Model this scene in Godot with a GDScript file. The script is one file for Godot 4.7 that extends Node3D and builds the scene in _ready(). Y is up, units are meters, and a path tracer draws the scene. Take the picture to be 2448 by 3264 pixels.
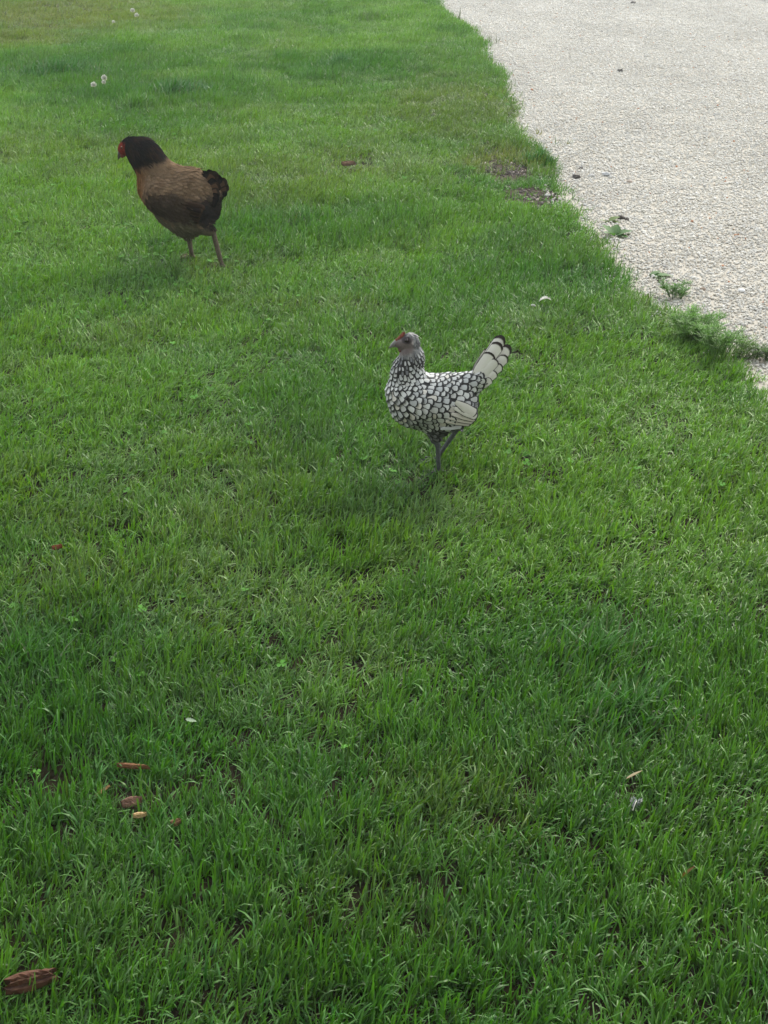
extends Node3D
# Two hens on a mown lawn beside a pale gravel drive, soft daylight.

const PITCH := 28.0          # camera looks down by this many degrees
const EYE := 1.25            # camera height
const FOCAL := 4200.0        # in pixels of the 2448 x 3264 photograph

var rng := RandomNumberGenerator.new()
var noise := FastNoiseLite.new()
var fine := FastNoiseLite.new()
var used := {}
var M := {}

# ------------------------------------------------------------------ helpers
func px(x: float, y: float, level := 0.02) -> Vector3:
	# a pixel of the photograph -> the point of the ground (or a level above it) that it shows
	var p := deg_to_rad(PITCH)
	var fx := (x - 1224.0) / FOCAL
	var fy := -(y - 1632.0) / FOCAL
	var d := Vector3(fx, fy * cos(p) - sin(p), -fy * sin(p) - cos(p))
	var t := (EYE - level) / -d.y
	return Vector3(0, EYE, 0) + d * t

func numbered(called: String) -> String:
	if not used.has(called):
		used[called] = 0
		return called
	used[called] += 1
	return "%s_%03d" % [called, used[called]]

func thing(called: String, label: String, category: String, at := Vector3.ZERO, turn := 0.0, group := "") -> Node3D:
	var o := Node3D.new()
	o.name = numbered(called)
	add_child(o)
	o.position = at
	o.rotation.y = turn
	tag(o, label, category, group)
	return o

func tag(o: Node, label: String, category: String, group := "") -> void:
	o.set_meta("label", label)
	o.set_meta("category", category)
	if group != "":
		o.set_meta("group", group)

func put(called: String, mesh: Mesh, mat: Material, parent: Node, at := Transform3D.IDENTITY) -> MeshInstance3D:
	var o := MeshInstance3D.new()
	o.mesh = mesh
	o.material_override = mat
	o.name = called if parent != self else numbered(called)
	parent.add_child(o, true)
	o.transform = at
	return o

func mat(c: Color, rough := 0.8, spec := 0.5, vertex := false) -> StandardMaterial3D:
	var m := StandardMaterial3D.new()
	m.albedo_color = c.linear_to_srgb()
	m.roughness = rough
	m.metallic_specular = spec
	m.vertex_color_use_as_albedo = vertex
	m.cull_mode = BaseMaterial3D.CULL_DISABLED
	return m

# a growing triangle list with normals and colours
class Tri:
	var v := PackedVector3Array()
	var n := PackedVector3Array()
	var c := PackedColorArray()
	var i := PackedInt32Array()
	func vert(p: Vector3, nn: Vector3, col: Color) -> int:
		v.append(p); n.append(nn); c.append(col)
		return v.size() - 1
	func tri(a: int, b: int, d: int) -> void:
		i.append(a); i.append(b); i.append(d)
	func quad(a: int, b: int, d: int, e: int) -> void:
		i.append(a); i.append(b); i.append(d); i.append(a); i.append(d); i.append(e)
	func flat(a: Vector3, b: Vector3, d: Vector3, col: Color) -> void:
		var nn := (d - a).cross(b - a).normalized()
		var k := v.size()
		vert(a, nn, col); vert(b, nn, col); vert(d, nn, col)
		tri(k, k + 1, k + 2)
	func mesh() -> ArrayMesh:
		# front faces run clockwise: turn every triangle to the side its normals point to
		for k in range(0, i.size(), 3):
			var p := v[i[k]]
			if (v[i[k + 2]] - p).cross(v[i[k + 1]] - p).dot(n[i[k]] + n[i[k + 1]] + n[i[k + 2]]) < 0.0:
				var q := i[k + 1]
				i[k + 1] = i[k + 2]
				i[k + 2] = q
		var a := []
		a.resize(Mesh.ARRAY_MAX)
		a[Mesh.ARRAY_VERTEX] = v
		a[Mesh.ARRAY_NORMAL] = n
		a[Mesh.ARRAY_COLOR] = c
		a[Mesh.ARRAY_INDEX] = i
		var m := ArrayMesh.new()
		m.add_surface_from_arrays(Mesh.PRIMITIVE_TRIANGLES, a)
		return m

# a bent, tapering blade
func blade(t: Tri, base: Vector3, az: float, length: float, width: float, lean: float, bend: float, col: Color, tip: float, twist := 0.0, rows := 4) -> void:
	var out := Vector3(cos(az), 0, sin(az))
	var sa := az + PI / 2 + twist
	var side := Vector3(cos(sa), 0, sin(sa))
	var p := base
	var k := t.v.size()
	for r in rows + 1:
		var s := float(r) / rows
		var a := lean + bend * s
		var d := out * sin(a) + Vector3.UP * cos(a)
		var w := width * 0.5 * (1.0 if s < 0.5 else lerpf(1.0, tip, (s - 0.5) * 2.0))
		var nn := side.cross(d).normalized()
		t.vert(p - side * w, nn, col)
		t.vert(p + side * w, nn, col)
		p += d * (length / rows)
	for r in rows:
		var b := k + r * 2
		t.quad(b, b + 1, b + 3, b + 2)

func tube(t: Tri, pts: Array, radii: Array, col: Color, sides := 6) -> void:
	var k := t.v.size()
	for j in pts.size():
		var d: Vector3 = (pts[mini(j + 1, pts.size() - 1)] - pts[maxi(j - 1, 0)]).normalized()
		var u := d.cross(Vector3(0.31, 0.2, 0.93)).normalized()
		var w := d.cross(u)
		for s in sides:
			var a := TAU * s / sides
			var nn := u * cos(a) + w * sin(a)
			t.vert(pts[j] + nn * float(radii[j]), nn, col)
	for j in pts.size() - 1:
		for s in sides:
			var s2 := (s + 1) % sides
			t.quad(k + j * sides + s, k + j * sides + s2, k + (j + 1) * sides + s2, k + (j + 1) * sides + s)
	var e := t.vert(pts[-1], (pts[-1] - pts[-2]).normalized(), col)
	for s in sides:
		t.tri(k + (pts.size() - 1) * sides + s, k + (pts.size() - 1) * sides + (s + 1) % sides, e)

# an uneven lump: squashed ball with noise
func lump(size: Vector3, rough: float, sd: int, col: Color, cols := 8, rows := 5, vary := 0.0) -> ArrayMesh:
	var t := Tri.new()
	var nz := FastNoiseLite.new()
	nz.seed = sd
	nz.frequency = 0.9
	var g := []
	for r in rows + 1:
		var line := []
		for c in cols:
			var th := PI * r / rows
			var ph := TAU * c / cols
			var d := Vector3(sin(th) * cos(ph), cos(th), sin(th) * sin(ph))
			line.append(d * size * (1.0 + rough * nz.get_noise_3dv(d * 1.7) * 2.0))
		g.append(line)
	for r in rows:
		for c in cols:
			var c2 := (c + 1) % cols
			var k := col * (1.0 + vary * nz.get_noise_2d(r * 3.1, c * 2.7) * 2.0)
			k.a = 1
			if r > 0:
				t.flat(g[r][c], g[r][c2], g[r + 1][c2], k)
			if r < rows - 1 or r == 0:
				t.flat(g[r][c], g[r + 1][c2], g[r + 1][c], k)
			elif r == rows - 1:
				pass
	return t.mesh()

# ------------------------------------------------------------------ lawn layout
const EDGE := [[-16.0, 0.02], [-13.0, 0.2], [-10.37, 0.44], [-9.6, 0.50], [-9.23, 0.60], [-8.6, 0.63], [-8.0, 0.62], [-7.4, 0.665], [-6.95, 0.645], [-6.5, 0.665], [-6.14, 0.615], [-5.8, 0.65], [-5.53, 0.69], [-5.1, 0.685], [-4.82, 0.705], [-4.5, 0.72], [-4.21, 0.75], [-3.95, 0.76], [-3.74, 0.775], [-3.6, 0.85], [-3.5, 0.90], [-3.23, 0.945], [-3.03, 0.97], [-2.0, 1.0], [0.0, 1.0], [6.0, 0.9]]

func edge_x(z: float) -> float:
	for k in EDGE.size() - 1:
		if z <= EDGE[k + 1][0]:
			var f: float = clampf((z - EDGE[k][0]) / (EDGE[k + 1][0] - EDGE[k][0]), 0, 1)
			return lerpf(EDGE[k][1], EDGE[k + 1][1], f)
	return EDGE[-1][1]

func lawn_y(x: float, z: float) -> float:
	# gentle bumps; the turf ends in a low lip over the gravel
	var h := 0.010 * noise.get_noise_2d(x * 0.9, z * 0.9) + 0.006 * noise.get_noise_2d(x * 3.0 + 50, z * 3.0)
	var inside := clampf((edge_x(z) - x + 0.02) / 0.10, 0, 1)
	if x > edge_x(z) + 3.3:
		inside = clampf((x - edge_x(z) - 3.3) / 0.1, 0, 1)
	return lerpf(-0.035, h, inside)

func path_y(x: float, z: float) -> float:
	return -0.012 + 0.008 * noise.get_noise_2d(x * 0.7 + 9, z * 0.7)

# ------------------------------------------------------------------ ready
func _ready() -> void:
	rng.seed = 20240
	noise.seed = 7
	noise.frequency = 1.0
	fine.seed = 11
	fine.frequency = 1.0
	camera_and_light()
	materials()
	setting()
	added_house()
	lawn()
	gravel()
	tall_tufts()
	edge_plants()
	small_things()
	bantam()
	brown_hen()

func camera_and_light() -> void:
	var cam := Camera3D.new()
	cam.name = "camera"
	cam.fov = rad_to_deg(2.0 * atan(1632.0 / FOCAL))
	cam.near = 0.05
	cam.far = 400.0
	add_child(cam)
	cam.position = Vector3(0, EYE, 0)
	cam.rotation_degrees = Vector3(-PITCH, 0, 0)
	cam.current = true

	var sky_mat := ProceduralSkyMaterial.new()
	sky_mat.sky_top_color = Color(0.84, 0.87, 0.90)
	sky_mat.sky_horizon_color = Color(0.95, 0.95, 0.94)
	sky_mat.sky_curve = 0.25
	sky_mat.ground_bottom_color = Color(0.20, 0.24, 0.14)
	sky_mat.ground_horizon_color = Color(0.55, 0.58, 0.5)
	sky_mat.sun_angle_max = 1.0
	var sky := Sky.new()
	sky.sky_material = sky_mat
	var env := Environment.new()
	env.background_mode = Environment.BG_SKY
	env.sky = sky
	env.background_energy_multiplier = 0.85
	env.ambient_light_source = Environment.AMBIENT_SOURCE_SKY
	env.tonemap_mode = Environment.TONE_MAPPER_LINEAR
	env.tonemap_exposure = 3.3
	# fog added in place of lens veil: far lawn and drive fade a little
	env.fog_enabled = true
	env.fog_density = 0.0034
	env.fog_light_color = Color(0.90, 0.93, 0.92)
	env.sdfgi_enabled = true
	env.ssao_enabled = true
	env.ssil_enabled = true
	var we := WorldEnvironment.new()
	we.name = "world_environment"
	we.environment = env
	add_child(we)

	var sun := DirectionalLight3D.new()
	sun.name = "sun"
	sun.light_energy = 0.5
	sun.light_angular_distance = 16.0
	sun.light_color = Color(1.0, 0.97, 0.92)
	sun.shadow_enabled = true
	add_child(sun)
	# high and behind the birds, a little to the right: light comes towards the camera
	sun.look_at_from_position(Vector3(1.4, 2.6, -2.8), Vector3.ZERO)

func noise_tex(freq: float, lo: Color, mid: Color, hi: Color, sd: int, size := 512) -> NoiseTexture2D:
	var f := FastNoiseLite.new()
	f.seed = sd
	f.frequency = freq
	f.fractal_octaves = 5
	var g := Gradient.new()
	g.set_color(0, lo)
	g.set_color(1, hi)
	g.add_point(0.5, mid)
	var t := NoiseTexture2D.new()
	t.width = size
	t.height = size
	t.seamless = true
	t.noise = f
	t.color_ramp = g
	return t

func materials() -> void:
	M.grass = mat(Color(1, 1, 1), 0.45, 0.4, true)
	M.grass.backlight_enabled = true
	M.grass.backlight = Color(0.85, 0.9, 0.35)
	M.leaf = mat(Color(1, 1, 1), 0.5, 0.5, true)
	M.leaf.backlight_enabled = true
	M.leaf.backlight = Color(0.8, 0.9, 0.35)
	M.clover = mat(Color(1, 1, 1), 0.8, 0.2, true)
	M.matte = mat(Color(1, 1, 1), 0.85, 0.35, true)
	M.stone = mat(Color(1, 1, 1), 0.8, 0.4, true)
	M.feather = mat(Color(1, 1, 1), 0.55, 0.45, true)
	M.feather.rim_enabled = true
	M.feather.rim = 0.08
	M.dark_feather = mat(Color(1, 1, 1), 0.85, 0.04, true)
	M.skin = mat(Color(1, 1, 1), 0.6, 0.4, true)
	M.gloss = mat(Color(1, 1, 1), 0.12, 0.6, true)
	M.soil = mat(Color(1, 1, 1), 0.95, 0.2, true)
	M.soil.albedo_texture = noise_tex(0.02, Color(0.26, 0.22, 0.19), Color(0.37, 0.33, 0.29), Color(0.50, 0.46, 0.41), 3)
	M.soil.uv1_triplanar = true
	M.soil.uv1_world_triplanar = true
	M.soil.uv1_scale = Vector3(2.3, 2.3, 2.3)
	M.grit = mat(Color(1, 1, 1), 0.95, 0.2)
	M.grit.albedo_texture = noise_tex(0.09, Color(0.52, 0.49, 0.45), Color(0.62, 0.60, 0.56), Color(0.71, 0.69, 0.65), 5, 1024)
	M.grit.uv1_triplanar = true
	M.grit.uv1_world_triplanar = true
	M.grit.uv1_scale = Vector3(1.7, 1.7, 1.7)

# ------------------------------------------------------------------ setting
func setting() -> void:
	bare = [[px(1622, 530), 0.10, 0.15, 0.9], [px(1700, 612), 0.12, 0.16, 0.86], [px(1560, 480), 0.10, 0.15, 0.5],
		[px(2130, 930), 0.06, 0.08, 0.8], [px(420, 2530), 0.05, 0.04, 0.35], [px(2020, 2545), 0.03, 0.03, 0.4],
		[px(120, 40), 0.5, 0.7, 0.35], [px(1110, 525), 0.08, 0.1, 0.4]]
	lush = [[px(1100, 2950), 1.1, 0.30, 0.85], [px(100, 2250), 0.5, 0.32, 1.0], [px(1950, 2150), 0.42, 0.33, 1.0], [px(1700, 2620), 0.5, 0.22, 0.9], [px(2350, 2700), 0.5, 0.4, 0.9], [px(700, 2400), 0.4, 0.2, 0.8],
		[px(1100, 1500), 0.25, 0.3, 0.6], [px(950, 690), 0.5, 0.35, 0.8], [px(1750, 800), 0.3, 0.5, 0.6], [px(180, 215), 0.75, 0.6, 0.9], [px(560, 285), 0.65, 0.45, 0.9], [px(1080, 200), 0.5, 0.45, 0.9], [px(1500, 180), 0.3, 1.0, 0.6], [px(1720, 480), 0.12, 0.4, 0.7]]
	dry_spots = [[px(150, 35), 1.0, 1.1, 0.6], [px(30, 110), 0.5, 0.6, 0.5], [px(1450, 330), 0.45, 0.8, 0.35], [px(1590, 500), 0.2, 0.3, 0.6],
		[px(900, 560), 0.5, 0.5, 0.25], [px(420, 480), 0.6, 0.5, 0.2], [px(1450, 2530), 0.10, 0.1, 0.2], [px(1150, 2870), 0.12, 0.08, 0.15], [px(700, 1450), 0.25, 0.3, 0.12]]
	# ground: one sheet, fine near the camera, coarse to the horizon
	var t := Tri.new()
	var xs := []
	var zs := []
	var x := -5.0
	while x < 6.01:
		xs.append(x); x += 0.08
	var z := -15.0
	while z < 2.01:
		zs.append(z); z += 0.1
	xs = [-150.0, -60.0, -25.0, -10.0] + xs + [10.0, 25.0, 60.0, 150.0]
	zs = [-250.0, -120.0, -60.0, -30.0, -20.0] + zs + [5.0, 12.0, 30.0, 80.0]
	for zz in zs:
		for xx in xs:
			# darker soil colour under the turf, paler where it is bare
			t.vert(Vector3(xx, lawn_y(xx, zz), zz), Vector3.UP, Color(0.11, 0.12, 0.07).lerp(Color(0.40, 0.38, 0.38), thin_at(xx, zz)))
	var w: int = xs.size()
	for r in zs.size() - 1:
		for c in w - 1:
			t.quad(r * w + c, r * w + c + 1, (r + 1) * w + c + 1, (r + 1) * w + c)
	var g := put("ground", t.mesh(), M.soil, self)
	g.set_meta("kind", "structure")
	g.set_meta("label", "brown soil under the mown lawn")
	g.set_meta("category", "ground")
	# gravel drive
	t = Tri.new()
	zs = []
	z = -60.0
	while z < 8.01:
		zs.append(z); z += 0.2 if z > -16 else 2.0
	for zz in zs:
		for c in 31:
			var xx: float = edge_x(zz) - 0.12 + c * 0.115
			t.vert(Vector3(xx, path_y(xx, zz), zz), Vector3.UP, Color(1, 1, 1))
	for r in zs.size() - 1:
		for c in 30:
			t.quad(r * 31 + c, r * 31 + c + 1, (r + 1) * 31 + c + 1, (r + 1) * 31 + c)
	g = put("gravel_path", t.mesh(), M.grit, self)
	g.set_meta("kind", "structure")
	g.set_meta("label", "pale crushed stone drive beside the lawn")
	g.set_meta("category", "path")

# unseen building added behind the photographer: it keeps the sky behind off the near grass and the near sides of the birds
func added_house() -> void:
	var o := thing("added_house", "unseen timber clad building added behind the photographer to shade the lawn", "added_house", Vector3(-1.0, 0, 1.4))
	var clad := mat(Color(0.30, 0.31, 0.31), 0.8, 0.3)
	var trim := mat(Color(0.55, 0.54, 0.50), 0.6, 0.4)
	var roof := mat(Color(0.06, 0.055, 0.05), 0.9, 0.3)
	var glass := mat(Color(0.03, 0.035, 0.04), 0.05, 0.6)
	var box := func(called: String, size: Vector3, at: Vector3, m: Material, parent: Node) -> Node3D:
		var b := BoxMesh.new()
		b.size = size
		return put(called, b, m, parent, Transform3D(Basis.IDENTITY, at))
	box.call("foundation", Vector3(13.1, 0.5, 7.1), Vector3(0, 0.15, 3.5), trim, o)
	box.call("wall", Vector3(13.0, 4.8, 7.0), Vector3(0, 2.8, 3.5), clad, o)
	for k in 30:
		box.call("plank", Vector3(13.04, 0.15, 0.03), Vector3(0, 0.5 + k * 0.158, -0.012), clad, o)
	for s in [-1.0, 1.0]:
		var p := BoxMesh.new()
		p.size = Vector3(14.0, 0.12, 4.9)
		put("roof", p, roof, o, Transform3D(Basis(Vector3.RIGHT, -0.6 * s), Vector3(0, 6.35, 3.5 + 1.95 * s)))
	for x in [-4.6, -1.6, 4.2]:
		for y in [1.5, 3.7]:
			var w = box.call("window", Vector3(1.15, 1.4, 0.10), Vector3(x, y, -0.04), trim, o)
			box.call("pane", Vector3(0.48, 1.24, 0.03), Vector3(-0.27, 0, -0.045), glass, w)
			box.call("pane", Vector3(0.48, 1.24, 0.03), Vector3(0.27, 0, -0.045), glass, w)
	var d = box.call("door", Vector3(0.95, 2.1, 0.10), Vector3(1.6, 1.35, -0.04), trim, o)
	box.call("handle", Vector3(0.03, 0.14, 0.06), Vector3(0.38, -0.05, -0.07), roof, d)

# bare or thin places in the turf: centre, half axes, how much is gone
var bare := []

func thin_at(x: float, z: float) -> float:
	var gone := 0.0
	for b in bare:
		var d := Vector2((x - b[0].x) / b[1], (z - b[0].z) / b[2]).length()
		d += 0.35 * noise.get_noise_2d(x * 9.0, z * 9.0)
		gone = maxf(gone, b[3] * clampf((1.25 - d) / 0.5, 0, 1))
	return gone

# where the turf grows long and deep green
var lush := []

func lush_at(x: float, z: float) -> float:
	var most := 0.0
	for q in lush:
		var d := Vector2((x - q[0].x) / q[1], (z - q[0].z) / q[2]).length() + 0.55 * noise.get_noise_2d(x * 2.2 + 11.0, z * 2.2) + 0.4 * noise.get_noise_2d(x * 6.0, z * 6.0 + 5.0)
		most = maxf(most, q[3] * clampf((1.2 - d) / 0.5, 0, 1))
	return most

func lawn_colour(x: float, z: float) -> Color:
	var deep := Color(0.078, 0.200, 0.028)
	var fresh := Color(0.135, 0.280, 0.036)
	var dull := Color(0.145, 0.245, 0.066)
	var dry := Color(0.20, 0.19, 0.065)
	var a := noise.get_noise_2d(x * 0.8 + 3.0, z * 0.5) + 0.5 * noise.get_noise_2d(x * 2.6, z * 2.2 + 20.0)
	var b := noise.get_noise_2d(x * 1.3 + 70.0, z * 1.0) + 0.6 * noise.get_noise_2d(x * 4.0, z * 4.0 + 9.0)
	var c := deep.lerp(fresh, clampf(0.55 + a * 1.6, 0, 1))
	c = c.lerp(dull, clampf(b * 1.5, 0, 0.9))
	c = c.lerp(Color(0.045, 0.155, 0.027), 0.62 * lush_at(x, z))
	var dd := 0.0
	for q in dry_spots:
		var d := Vector2((x - q[0].x) / q[1], (z - q[0].z) / q[2]).length() + 0.5 * noise.get_noise_2d(x * 3.0, z * 3.0)
		dd = maxf(dd, q[3] * clampf((1.2 - d) / 0.7, 0, 1))
	return c.lerp(dry, dd)

var dry_spots := []

# many small crowns of grass, each crown of one tone, its blades short, bent and tangled
func turf_mesh(sd: int, crowns: int, spread: float, per: int, lush: float) -> ArrayMesh:
	var r := RandomNumberGenerator.new()
	r.seed = sd
	var t := Tri.new()
	for q in crowns:
		var a := r.randf() * TAU
		var d := sqrt(r.randf()) * spread
		var at := Vector3(cos(a) * d, -0.005, sin(a) * d)
		var tone := exp(r.randfn(0.0, 0.33))
		var warm := r.randfn(1.0, 0.16)
		var tall := r.randf_range(0.65, 1.2) * lush
		for k in per:
			var v := tone * exp(r.randfn(0.0, 0.36))
			var col := Color(v * warm, v, v * r.randf_range(0.7, 1.3))
			var length := r.randf_range(0.014, 0.042) * tall
			var kind := r.randf()
			if kind < 0.07:
				col = Color(2.4, 1.05, 2.6) * r.randf_range(0.6, 1.3)       # dead straw
				length *= 0.75
			elif kind < 0.12:
				col = Color(1.9, 1.25, 0.7) * r.randf_range(0.7, 1.1)      # yellowing
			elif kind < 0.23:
				col = Color(1.7, 1.4, 3.4) * r.randf_range(0.7, 1.25)     # worn, greyish; also paints in pale highlights
			col.a = 1.0
			var az := r.randfn(0.0, 1.05)
			var lean := absf(r.randfn(0.28, 0.38))
			var bend := r.randf_range(0.0, 1.0)
			if r.randf() < 0.4:
				bend += r.randf_range(0.6, 1.7)
			blade(t, at + Vector3(r.randfn(0, 0.006), 0, r.randfn(0, 0.006)), az, length, r.randf_range(0.0014, 0.0034), lean, bend, col, r.randf_range(0.1, 0.7), r.randf_range(-1.2, 1.2), 3 if bend < 1.0 else 4)
	return t.mesh()

func multi(called: String, mesh: Mesh, material: Material, xf: Array, cols: Array, parent: Node) -> void:
	var mm := MultiMesh.new()
	mm.transform_format = MultiMesh.TRANSFORM_3D
	mm.use_colors = true
	mm.mesh = mesh
	mm.instance_count = xf.size()
	for k in xf.size():
		mm.set_instance_transform(k, xf[k])
		mm.set_instance_color(k, cols[k])
	var o := MultiMeshInstance3D.new()
	o.multimesh = mm
	o.material_override = material
	o.name = called
	parent.add_child(o, true)
	o.set_meta("kind", "stuff")

func lawn() -> void:
	var root := Node3D.new()
	root.name = numbered("lawn_grass")
	add_child(root)
	root.set_meta("kind", "stuff")
	root.set_meta("label", "short green mown lawn grass growing beside the gravel")
	root.set_meta("category", "grass")
	var kinds := 9
	var meshes := []
	var small := []
	for k in kinds:
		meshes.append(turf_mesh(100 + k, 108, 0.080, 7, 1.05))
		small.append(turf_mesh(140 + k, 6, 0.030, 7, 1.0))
	var xf := []
	var cols := []
	for k in kinds * 2:
		xf.append([])
		cols.append([])
	for pass_no in 2:
		# wide sods inside the lawn, small ones along its edge and round bare places
		var step := 0.100 if pass_no == 0 else 0.030
		var z := -11.8
		while z < -0.5:
			var half := 0.285 * absf(z) + 0.75
			var x := -half
			while x < minf(half, edge_x(z) + 0.1):
				var X := x + rng.randf_range(-0.22, 0.22) * step
				var Z := z + rng.randf_range(-0.22, 0.22) * step
				x += step
				var lip := edge_x(Z) - X
				var gone := thin_at(X, Z)
				var inner := lip > 0.13 and gone < 0.02 and thin_at(X + 0.07, Z) < 0.02 and thin_at(X - 0.07, Z) < 0.02 and thin_at(X, Z + 0.07) < 0.02 and thin_at(X, Z - 0.07) < 0.02
				if inner != (pass_no == 0):
					continue
				lip += 0.035 * noise.get_noise_2d(Z * 6.0, X * 6.0) + 0.02 * noise.get_noise_2d(Z * 21.0, X * 21.0)
				if lip < 0.0 or rng.randf() < gone:
					continue
				var size := 0.90 + 0.45 * noise.get_noise_2d(X * 2.1 + 30, Z * 2.1) + 0.5 * noise.get_noise_2d(X * 5.0, Z * 5.0 + 40)
				size *= 1.0 + 0.45 * lush_at(X, Z)
				var yaw := -0.55 + 0.9 * noise.get_noise_2d(X * 1.1 + 5, Z * 1.1) + rng.randfn(0.0, 0.6)
				var b := Basis(Vector3.UP, -yaw).scaled(Vector3(1.0, size * rng.randf_range(0.9, 1.12), 1.0))
				b = Basis(Vector3(rng.randf_range(-1, 1), 0, rng.randf_range(-1, 1)).normalized(), rng.randf() * 0.05) * b
				var k := rng.randi() % kinds + pass_no * kinds
				xf[k].append(Transform3D(b, Vector3(X, lawn_y(X, Z), Z)))
				var c := lawn_colour(X, Z) * rng.randf_range(0.9, 1.1)
				c.a = 1
				cols[k].append(c)
			z += step
	for k in kinds:
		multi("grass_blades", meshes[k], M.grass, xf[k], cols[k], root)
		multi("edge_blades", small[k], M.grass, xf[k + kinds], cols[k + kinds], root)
	# clover and other small round leaves in the turf
	var t := Tri.new()
	for k in 3:
		clover_leaf(t, Vector3(0, 0, 0).rotated(Vector3.UP, k), k * TAU / 3.0, 0.0075, Color(1, 1, 1))
	var cx := []
	var cc := []
	var patches := [[px(120, 700), 0.35, 0.35, 900], [px(420, 850), 0.4, 0.25, 700], [px(250, 1000), 0.35, 0.25, 420], [px(900, 700), 0.5, 0.5, 260], [px(1650, 640), 0.12, 0.12, 90],
		[px(600, 1300), 0.5, 0.4, 260], [px(1900, 1500), 0.4, 0.3, 140], [px(300, 380), 0.8, 0.8, 500], [px(500, 2100), 0.4, 0.3, 90], [px(1100, 450), 0.9, 0.7, 300]]
	for q in patches:
		for k in int(q[3] * 0.22):
			var X: float = q[0].x + rng.randfn(0, 0.6) * q[1]
			var Z: float = q[0].z + rng.randfn(0, 0.6) * q[2]
			if X > edge_x(Z) - 0.02:
				continue
			var b := Basis(Vector3.UP, rng.randf() * TAU)
			b = Basis(Vector3(rng.randf_range(-1, 1), 0, rng.randf_range(-1, 1)).normalized(), rng.randf() * 0.6) * b
			cx.append(Transform3D(b.scaled(Vector3.ONE * rng.randf_range(0.6, 1.25)), Vector3(X, lawn_y(X, Z) + rng.randf_range(0.008, 0.024), Z)))
			var v := rng.randf_range(0.75, 1.3)
			cc.append(Color(0.055 * v, 0.150 * v, 0.024 * v))
	var cl := Node3D.new()
	cl.name = numbered("clover_leaves")
	add_child(cl)
	cl.set_meta("kind", "stuff")
	cl.set_meta("label", "low clover leaves mixed into the lawn around the brown hen")
	cl.set_meta("category", "clover")
	multi("leaves", t.mesh(), M.clover, cx, cc, cl)

func clover_leaf(t: Tri, at: Vector3, az: float, r: float, col: Color) -> void:
	var d := Vector3(cos(az), 0.12, sin(az))
	var s := Vector3(-sin(az), 0, cos(az))
	var k := t.v.size()
	t.vert(at, Vector3.UP, col)
	for j in 7:
		var a := -1.5 + 3.0 * j / 6.0
		var rr := r * (1.0 if j != 3 else 0.88)
		t.vert(at + d * r * 0.55 + d * cos(a) * rr * 0.55 + s * sin(a) * rr * 0.6, (Vector3.UP + s * sin(a) * -0.3).normalized(), col)
	for j in 6:
		t.tri(k, k + 1 + j, k + 2 + j)

# ------------------------------------------------------------------ gravel
const STONE_COLOURS := [[0.465, 0.446, 0.405], [0.437, 0.419, 0.372], [0.493, 0.479, 0.446], [0.428, 0.414, 0.381], [0.456, 0.423, 0.363], [0.400, 0.391, 0.367], [0.474, 0.451, 0.405], [0.279, 0.270, 0.260], [0.391, 0.326, 0.260], [0.428, 0.428, 0.423]]

func gravel() -> void:
	var root := Node3D.new()
	root.name = numbered("gravel")
	add_child(root)
	root.set_meta("kind", "stuff")
	root.set_meta("label", "cream and grey crushed stone spread over the drive")
	root.set_meta("category", "gravel")
	var meshes := []
	var xf := []
	var cols := []
	for k in 6:
		meshes.append(lump(Vector3(1.0, 0.62, 0.78), 0.32, 300 + k, Color(1, 1, 1), 7, 4, 0.06))
		xf.append([])
		cols.append([])
	var z := -12.5
	while z < -1.2:
		var lo := edge_x(z) - 0.10
		var hi := minf(0.285 * absf(z) + 0.9, lo + 3.35)
		var n := int((hi - lo) * 0.1 * 13000.0)
		for q in n:
			var X := rng.randf_range(lo, hi)
			var Z := z + rng.randf() * 0.1
			var off := X - edge_x(Z) - 0.02 * noise.get_noise_2d(Z * 9.0, 3.0)
			if off < 0.0 and rng.randf() > 0.35:
				continue
			var s := 0.0027 + 0.0032 * pow(rng.randf(), 2.2)
			if rng.randf() < 0.012:
				s *= 1.8
			var b := Basis.from_euler(Vector3(rng.randf_range(-0.5, 0.5), rng.randf() * TAU, rng.randf_range(-0.5, 0.5))).scaled(Vector3.ONE * s)
			var k := rng.randi() % 6
			var y := path_y(X, Z) + s * 0.2 + rng.randf() * 0.0028
			if off < 0.0:
				y = maxf(y, lawn_y(X, Z) + s * 0.2)
			xf[k].append(Transform3D(b, Vector3(X, y, Z)))
			var c: Array = STONE_COLOURS[rng.randi() % 7] if rng.randf() < 0.93 else STONE_COLOURS[rng.randi() % 10]
			if rng.randf() < 0.003:
				c = [0.36, 0.18, 0.10]
			var v := rng.randf_range(0.86, 1.16) * (1.0 + 0.14 * noise.get_noise_2d(X * 1.6, Z * 1.1) + 0.10 * noise.get_noise_2d(X * 7.0, Z * 7.0))
			cols[k].append(Color(c[0] * v, c[1] * v, c[2] * v))
		z += 0.1
	# a few bits strewn over the bare soil near the edge
	for b in [bare[0], bare[1]]:
		for q in 420:
			var X: float = b[0].x + rng.randfn(0, 0.5) * b[1]
			var Z: float = b[0].z + rng.randfn(0, 0.5) * b[2]
			var s := 0.0018 + 0.006 * pow(rng.randf(), 3.0)
			var k := rng.randi() % 6
			xf[k].append(Transform3D(Basis.from_euler(Vector3(rng.randf(), rng.randf() * TAU, rng.randf())).scaled(Vector3.ONE * s), Vector3(X, lawn_y(X, Z) + s * 0.3, Z)))
			var v := rng.randf_range(0.08, 0.28) if rng.randf() < 0.93 else 0.75
			cols[k].append(Color(0.55 * v, 0.46 * v, 0.40 * v))
	for k in 6:
		multi("stones", meshes[k], M.stone, xf[k], cols[k], root)

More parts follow.
